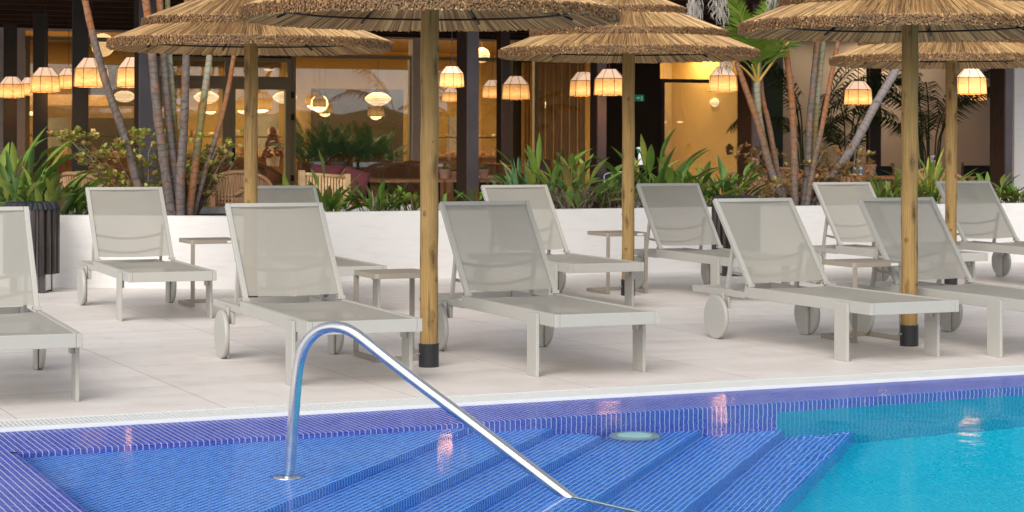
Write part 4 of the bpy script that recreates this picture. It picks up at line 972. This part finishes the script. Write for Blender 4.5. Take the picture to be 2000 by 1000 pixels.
for x, y, wp, lab in ((525, 120, 38, 'lit glass globe lamp right of the back row umbrella pole'), (345, 118, 26, 'lit glass globe lamp above the door behind the palm clump'), (384, 114, 30, 'lit glass globe lamp above the middle of the door'), (941, 108, 30, 'lit glass globe lamp high right of the double post'), (200, 88, 46, 'large lit glass globe lamp behind the left windows')):
    p = W(x, y, 32.2); s = wp/F_PX*depth(x, 32.2)/.3
    if g0 is None:
        g0 = thing('globe_lamp', lab, 'pendant lamp', group='globe lamps in the dining room'); mb = MB(); mb.blob((0, 0, 0), .15, n=24, m=14); obj('globe', mb, M['globe'], g0, smooth='all')
        mb = MB(); mb.tube([(0, 0, .14), (0, 0, .5)], .006, 5); obj('cord', mb, M['black'], g0); t = g0
    else: t = dup(g0, (0, 0, 0), 0, lab)
    t.location = p; t.scale = (s, s, s)
for x, y, lab in ((1296, 240, 'small triangular pendant at the left of the cream room'), (1328, 240, 'triangular pendant in the middle of the cream room'), (1413, 246, 'triangular pendant under the paper lamp of the cream room')):
    t = thing('triangle_pendant', lab, 'pendant lamp', W(x, y, 31.9), PSI, 'triangular pendants in the cream room'); mb = MB()
    for q in (-.12, .12): mb.tube([(0, 0, .3), (q, 0, 0)], .004, 4)
    mb.tube([(0, 0, .3), (0, 0, 1.)], .003, 4); mb.tube([(-.13, 0, 0), (.13, 0, 0)], .006, 5); obj('wire_frame', mb, M['teak'], t)
    mb = MB(); mb.lathe([(.055, 0), (.05, .02), (.001, .03)], 12); obj('light_disc', mb, M['globe'], t)
# ---------------------------------------------------------------- furniture of the veranda
def chair_mesh():
    t = thing('wicker_armchair', '', 'armchair', group='rattan armchairs of the restaurant')
    mb = MB(); A = rad(118); R = .27
    def shell(a, h): r = R*(1+.1*h); return Vector((r*sin(a)*1.02, r*cos(a)*.98, .0))
    def topz(a): return .60+.22*max(0, cos(a*.75))**1.2
    for k in range(75):
        a = -A+2*A*k/74; lean = .08*(k % 2)
        mb.tube([shell(a, 0)+Vector((0, 0, .24)), shell(a+.07*(-1)**k, 1)+Vector((0, 0, topz(a)-.02))], .0075, 4)
    for z in (.27, .31, .35, .39, .43, .47, .51, .55, .59): mb.tube([shell(-A+2*A*k/30, (z-.24)/.5)+Vector((0, 0, z)) for k in range(31)], .009, 4)
    obj('backrest', mb, M['wicker'], t, smooth='all')
    mb = MB(); mb.tube([shell(-A+2*A*k/40, 1)+Vector((0, 0, topz(-A+2*A*k/40))) for k in range(41)], .021, 8); obj('rim', mb, M['wicker'], t, smooth='all')
    mb = MB(); mb.lathe([(.001, .43), (.24, .43), (.262, .41), (.262, .37), (.24, .35), (.001, .35)], 24); obj('seat', mb, M['wicker'], t, smooth=True)
    for sx in (-1, 1):
        for sy in (-1, 1): mb = MB(); mb.tube([(sx*.2, sy*.2, .36), (sx*.22, sy*.23, 0)], .016, 8); obj('leg', mb, M['wicker'], t, smooth='all')
    return t
ch0 = None
for x, v, rz, lab in ((180, 19.2, 2.6, 'rattan armchair showing only its rim above the first backrest'), (207, 19.35, 2.2, 'second rattan rim above the first backrest, right of the other'), (215, 24.5, 3.0, 'rattan armchair behind the leaning palm trunk'),
    (432, 19.2, -.5, 'nearest rattan armchair right of the left palm clump'), (470, 19.3, .2, 'rattan armchair low behind the back row umbrella pole'), (452, 20.6, -2.2, 'rattan armchair drawn up to the left wooden table'), (428, 27.5, 2.9, 'rattan armchair seen through the left door leaf'), (476, 26.5, 3.3, 'rattan armchair standing in the middle of the doorway'),
    (515, 26.0, 2.5, 'rattan armchair right of the back row umbrella pole'), (728, 21.8, 1.6, 'rattan armchair seen from its side beside the plum cushion'), (758, 25.5, 3.1, 'rattan armchair behind the wooden table near the big window'), (790, 24.0, .2, 'broad rattan armchair left of the nearest umbrella pole'), (818, 27.2, 2.9, 'rattan armchair farthest back in front of the white pillar'),
    (980, 24.5, 2.8, 'rattan armchair behind the grey table right of the double post'), (1508, 19.0, .8, 'rattan armchair at the base of the right palm clump'), (1605, 19.4, -.3, 'rattan armchair right behind the orange palm trunks'), (1642, 19.1, .4, 'rattan armchair left of the terracotta pot'), (1835, 19.3, .1, 'rattan armchair between the two right umbrella poles'), (1548, 19.8, .2, 'rattan armchair half hidden by the orange jade bush')):
    if ch0 is None: ch0 = chair_mesh(); t = ch0; t['label'] = lab
    else: t = dup(ch0, (0, 0, 0), 0, lab)
    p = W(x, 300, v); t.location = (p.x, p.y, FZ); t.rotation_euler = (0, 0, rz)
def dtable(x0, x1, v, dp, label, mat='teak', h=.70):
    a, b = col(x0, v), col(x1, v); t = thing('dining_table', label, 'table', U((a+b)/2, v, FZ), PSI); w_ = b-a
    mb = MB(); mb.box(-w_/2, w_/2, 0, dp, h-.035, h); obj('tabletop', mb, M[mat], t, bevel=.004)
    for sx in (-1, 1):
        for y in (.06, dp-.06): mb = MB(); mb.box(sx*(w_/2-.06)-.025, sx*(w_/2-.06)+.025, y-.025, y+.025, 0, h-.036); obj('leg', mb, M['blackmetal'], t)
    return t
dtable(388, 462, 20.0, .6, 'wooden table among the rattan chairs at the left'); dtable(418, 466, 22.4, .6, 'grey topped table behind the left wooden table', 'greytop')
dtable(745, 905, 20.9, .7, 'wooden table behind the nearest umbrella pole'); dtable(936, 1010, 22.0, .6, 'grey topped table right of the dark double post', 'greytop'); dtable(938, 1000, 20.7, .5, 'low wooden table edge right of the double post')
dtable(1640, 1905, 20.8, .7, 'long wooden table carrying the terracotta pot at the right'); dtable(1470, 1640, 23.2, .7, 'white topped table behind the orange jade bush', 'whiteplastic'); dtable(170, 262, 21.6, .6, 'wooden table at the left behind the jade bush')
bn = thing('bamboo_bench', 'pale bamboo bench with spindle back in front of the big window', 'bench', W(634, 300, 19.2).xy.to_3d()+Vector((0, 0, FZ)), PSI+.12)
w_ = 98/F_PX*depth(634, 19.2)/2
mb = MB(); mb.tube([(-w_, 0, .80), (-w_*.3, .01, .79), (w_, 0, .765)], .022, 8); mb.tube([(-w_, 0, .45), (w_, 0, .45)], .018, 8)
for k in range(1, 15): q = -w_+2*w_*k/15; mb.tube([(q, 0, .45), (q, 0, .78)], .013, 6)
obj('backrest', mb, M['bamboo'], bn, smooth='all'); mb = MB(); mb.box(-w_, w_, .0, .5, .38, .43); obj('seat', mb, M['bamboo'], bn, bevel=.006)
for q in (-w_, w_):
    mb = MB(); mb.box(q-.028, q+.028, -.03, .03, 0, .84 if q < 0 else .80); obj('leg', mb, M['bamboo'], bn, bevel=.006)
    mb = MB(); mb.box(q-.025, q+.025, .45, .5, 0, .379); obj('leg', mb, M['bamboo'], bn, bevel=.004)
def cushion(x, y, v, w_, h, lab, mat, tilt=.2):
    t = MB(); 
    def f(a, b, s): e = (1-(2*a-1)**4)*(1-(2*b-1)**4); return ((a-.5)*w_*(1-.06*(1-abs(2*b-1))), s*.07*e**.5, (b-.5)*h)
    t.grid(lambda a, b: f(a, b, 1), 10, 10); t.grid(lambda a, b: f(a, b, -1), 10, 10)
    o = obj('cushion', t, M[mat], loc=W(x, y, v), smooth='all'); o.rotation_euler = (-.2, tilt, PSI); return tag(o, lab, 'cushion')
cushion(694, 358, 19.75, .30, .30, 'plum cushion leaning at the right end of the bamboo bench', 'purple', .25); cushion(640, 346, 19.9, .36, .26, 'plum cushion behind the spindles of the bamboo bench', 'purple', .05)
cushion(1052, 338, 20.6, .30, .34, 'dark plum cushion behind the tall leaves right of the double post', 'plumdark', .1)
# pots, bottles, bag
def pot(x, y, v, w_, lab, plant=True):
    p = W(x, y, v); t = thing('terracotta_pot', lab, 'plant pot', p); s = w_/2
    mb = MB(); mb.lathe([(.001, 0), (s*.72, 0), (s*.92, s*1.5), (s*1.0, s*1.5), (s*1.0, s*1.95), (s*.88, s*1.95), (s*.85, s*1.6), (.001, s*1.6)], 20); obj('pot', mb, M['terracotta'], t, smooth=True)
    mb = MB(); rnd = random.Random(int(x))
    for k in range(34): leaf(mb, (0, 0, s*1.6), rnd.random()*6.28, rnd.uniform(.5, 1.5), s*rnd.uniform(.8, 1.3), s*.45, .3, .3)
    obj('foliage', mb, M['leaf'], t)
pot(1700, 344, 21.1, .155, 'terracotta pot with a succulent on the long wooden table'); pot(868, 352, 21.3, .13, 'terracotta pot on the wooden table directly right of the nearest pole'); pot(884, 354, 21.5, .12, 'second terracotta pot on the wooden table beside the dark double post')
pot(945, 350, 21.6, .12, 'terracotta pot on the low table right of the double post'); pot(1425, 302, 29.3, .14, 'pot plant in front of the cream room')
def bottle(x, y, v, lab, h=.11, r=.022, mat='whiteplastic', cm='blue'):
    t = thing('bottle', lab, 'bottle', W(x, y, v)); mb = MB(); mb.lathe([(.001, 0), (r, 0), (r, h*.7), (r*.5, h*.85), (r*.5, h)], 14); obj('body', mb, M[mat], t, smooth=True)
    mb = MB(); mb.lathe([(r+.001, h*.15), (r+.001, h*.6)], 14); obj('label', mb, M[cm], t); mb = MB(); mb.lathe([(r*.55, h*.9), (r*.55, h*1.12), (.001, h*1.12)], 12); obj('cap', mb, M[cm], t)
bottle(1669, 342, 21.0, 'white bottle with blue label, left of the two beside the terracotta pot'); bottle(1681, 342, 21.05, 'white bottle with blue label touching the terracotta pot', .12, .024); bottle(943, 346, 22.1, 'small blue and white bottle on the grey table right of the double post', .13)
sp_ = thing('spray_bottle', 'white spray bottle with green trigger head in the planter leaves', 'spray bottle', W(1252, 322, 17.75), .4); sp_.scale = (.8, .8, .8)
mb = MB(); mb.lathe([(.001, 0), (.036, 0), (.038, .1), (.03, .14), (.013, .165), (.013, .18)], 16); obj('body', mb, M['whiteplastic'], sp_, smooth=True)
mb = MB(); mb.box(-.055, .03, -.012, .012, .195, .222); mb.box(-.014, .014, -.013, .013, .18, .2); obj('head', mb, M['whiteplastic'], sp_, bevel=.003)
mb = MB(); mb.bar((-.03, 0, .195), (-.045, 0, .15), .014, .01, (1, 0, 0)); mb.box(-.068, -.0555, -.012, .012, .197, .22); obj('trigger', mb, M['green'], sp_)
bgx = thing('black_bag', 'black nylon trolley bag with grey piping behind the planter leaves', 'bag', W(1205, 380, 18.75).xy.to_3d()+Vector((0, 0, FZ)), PSI)
mb = MB(); out = [(.2*cos(a)*(1 if abs(cos(a)) < .9 else 1.02), .56+.24*sin(a)) for a in [pi*k/12 for k in range(13)]]; mb2 = [(-.2, 0), (.2, 0)]
poly = [(.2, .0)]+[(min(max(.26*cos(pi*k/16), -.2), .2), .66+.16*sin(pi*k/16)**.5 if 0 < k < 16 else .66) for k in range(17)]+[(-.2, .0)]
vs = [(x, y, z) for y in (-.1, .1) for x, z in poly]; n = len(poly); mb.add(vs, [tuple(range(n)), tuple(range(n, 2*n))[::-1]]+[(k, n+k, n+(k+1) % n, (k+1) % n) for k in range(n)])
obj('body', mb, M['darkfab'], bgx, bevel=.01); mb = MB(); mb.tube([(x, -.102, z) for x, z in poly], .006, 6); obj('piping', mb, plain('grey piping', (.35, .35, .4), .5), bgx)
lt = thing('orange_strap', 'orange plastic handle leaning beside the spray bottle', 'handle', W(1246, 335, 17.85)); mb = MB(); mb.tube([(0, 0, -.1), (.01, 0, .1), (.03, 0, .22)], .008, 6); obj('strap', mb, M['orangep'], lt)
# dark wood chairs at the right
dc0 = None
for x, v, rz, lab in ((1660, 23.2, 3.3, 'dark wooden chair behind the two blue bottles'), (1738, 22.6, 3.1, 'dark wooden chair right of the terracotta pot'), (1905, 22.9, 2.4, 'dark wooden chair in front of the beige wall near the last post')):
    p = W(x, 300, v)
    if dc0 is None:
        t = dc0 = thing('wooden_chair', lab, 'chair', group='dark wooden chairs'); 
        for sx in (-1, 1):
            mb = MB(); mb.bar((sx*.2, -.2, 0), (sx*.2, -.25, .84), .035, .035, (0, 1, 0)); obj('leg', mb, M['teak'], t); mb = MB(); mb.bar((sx*.2, .2, 0), (sx*.2, .2, .42), .035, .035, (0, 1, 0)); obj('leg', mb, M['teak'], t)
        mb = MB(); mb.box(-.22, .22, -.22, .22, .42, .46); obj('seat', mb, M['darkfab'], t); mb = MB(); mb.box(-.182, .182, -.255, -.225, .6, .8); obj('backrest', mb, M['darkfab'], t, bevel=.008)
    else: t = dup(dc0, (0, 0, 0), 0, lab)
    t.location = (p.x, p.y, FZ); t.rotation_euler = (0, 0, rz+PSI)
# ---------------------------------------------------------------- inside the dining room
def fernbox(x0, x1, v, label):
    a, b = col(x0, v), col(x1, v); t = thing('fern_planter', label, 'planter', U((a+b)/2, v, FZ), PSI); w_ = b-a; mb = MB(); mb.box(-w_/2, w_/2, -.15, .15, 0, .78); obj('box', mb, M['darkpanel'], t, bevel=.005)
    rnd = random.Random(9); mb = MB()
    for k in range(95):
        frond(mb, (rnd.uniform(-w_/2, w_/2), rnd.uniform(-.1, .1), .76), rnd.random()*6.28, rnd.uniform(.7, 1.5), rnd.uniform(.45, .82), 22, .13, rnd.uniform(.4, 1.4), .011, rnd, .3)
    obj('foliage', mb, M['fern'], t)
fernbox(585, 770, 31.0, 'row of dark green ferns behind the big window')
fl_ = thing('red_flower_display', 'tall red flower arrangement standing behind the right door leaf', 'flowers', W(533, 318, 32.5).xy.to_3d()+Vector((0, 0, .9)), 0)
mb = MB(); rnd = random.Random(2)
for k in range(170): z = rnd.random(); r = .16*(1-z)+.02; a = rnd.random()*6.28; mb.blob((r*cos(a), r*sin(a), .05+.5*z), .025, n=6, m=4)
obj('blossoms', mb, plain('red blossom', (.14, .015, .015), .6, .4, 30), fl_); mb = MB(); mb.lathe([(.001, -.1), (.1, -.1), (.12, .06)], 14); obj('vase', mb, M['whiteplastic'], fl_)
def buffet(x0, x1, v, label, seed, z=.86):
    a, b = col(x0, v), col(x1, v); w_ = b-a; t = thing('buffet_counter', label, 'counter', U((a+b)/2, v, FZ), PSI); mb = MB(); mb.box(-w_/2, w_/2, 0, .6, 0, z-.04); obj('cabinet', mb, M['teak'], t)
    mb = MB(); mb.box(-w_/2-.03, w_/2+.03, -.03, .63, z-.04, z); obj('countertop', mb, M['bamboo'], t); mb = MB(); mb.box(-w_/2, w_/2, .3, .5, z+.3, z+.32); obj('glass_shelf', mb, M['glass'], t)
    rnd = random.Random(seed); mb = MB()
    for k in range(int(w_*34)):
        x, y, r = rnd.uniform(-w_/2, w_/2), rnd.uniform(.05, .5), rnd.uniform(.02, .06); zz = z+r*.6+(.32 if rnd.random() < .25 else 0)
        if rnd.random() < .5: mb.blob((x, y, zz), r, (1, 1, .7), 8, 5)
        else: mb.lathe([(r*.6, 0), (r, r*rnd.uniform(.6, 2.6)), (r*.8, r*2.7)], 8, (x, y, zz-r*.6))
    obj('dishes', mb, M['buffet'], t, smooth='all')
buffet(40, 300, 32.6, 'long buffet counter with dishes behind the left windows', 1); buffet(310, 430, 33.4, 'buffet counter behind the left door leaf', 2); buffet(440, 560, 33.0, 'buffet counter behind the right door leaf', 3); buffet(840, 1000, 32.5, 'buffet counter seen on both sides of the dark double post', 4)
for x, y, v, lab in ((182, 260, 31.8, 'small lit card lamp on the left buffet'), (189, 267, 31.6, 'second lit card right of the first on the left buffet'), (1292, 300, 30.9, 'candle at the foot of the cream room wall')):
    mb = MB(); mb.box(-.035, .035, -.004, .004, 0, .07); tag(obj('lit_card', mb, emis('lit card', (1, .75, .35), .7), loc=W(x, y, v), rz=PSI), lab, 'card')
# low houses and a hedge on the far side of the pool, seen only in reflections
hd = MB(); rnd = random.Random(4)
hd.grid(lambda a, b: (-45+110*a, -42+1.2*(b-.5)**2*4+rnd.uniform(-.3, .3), 2.6*sin(pi*b)**.5+rnd.uniform(-.25, .25) if 0 < b < 1 else 0), 90, 6)
tag(obj('hedge', hd, M['fern'], rz=PSI), 'dark clipped hedge along the far side of the pool', 'hedge', kind='stuff')
for i, u in enumerate((-14, 4, 20)):
    t = thing('beach_house', ('low white house across the pool, nearest the shallow corner', 'low white house across the pool, between two others', 'low white house across the pool, at the deep end')[i], 'house', U(u, -48, 0), PSI)
    mb = MB(); mb.box(-3, 3, -3, 3, 0, 3); obj('wall', mb, M['white'], t); mb = MB(); mb.add([(-3.4, 3.4, 3), (3.4, 3.4, 3), (3.4, -3.4, 3), (-3.4, -3.4, 3), (-1, 0, 4.6), (1, 0, 4.6)], [(0, 1, 5, 4), (1, 2, 5), (2, 3, 4, 5), (3, 0, 4), (3, 2, 1, 0)]); obj('roof', mb, M['terracotta'], t)
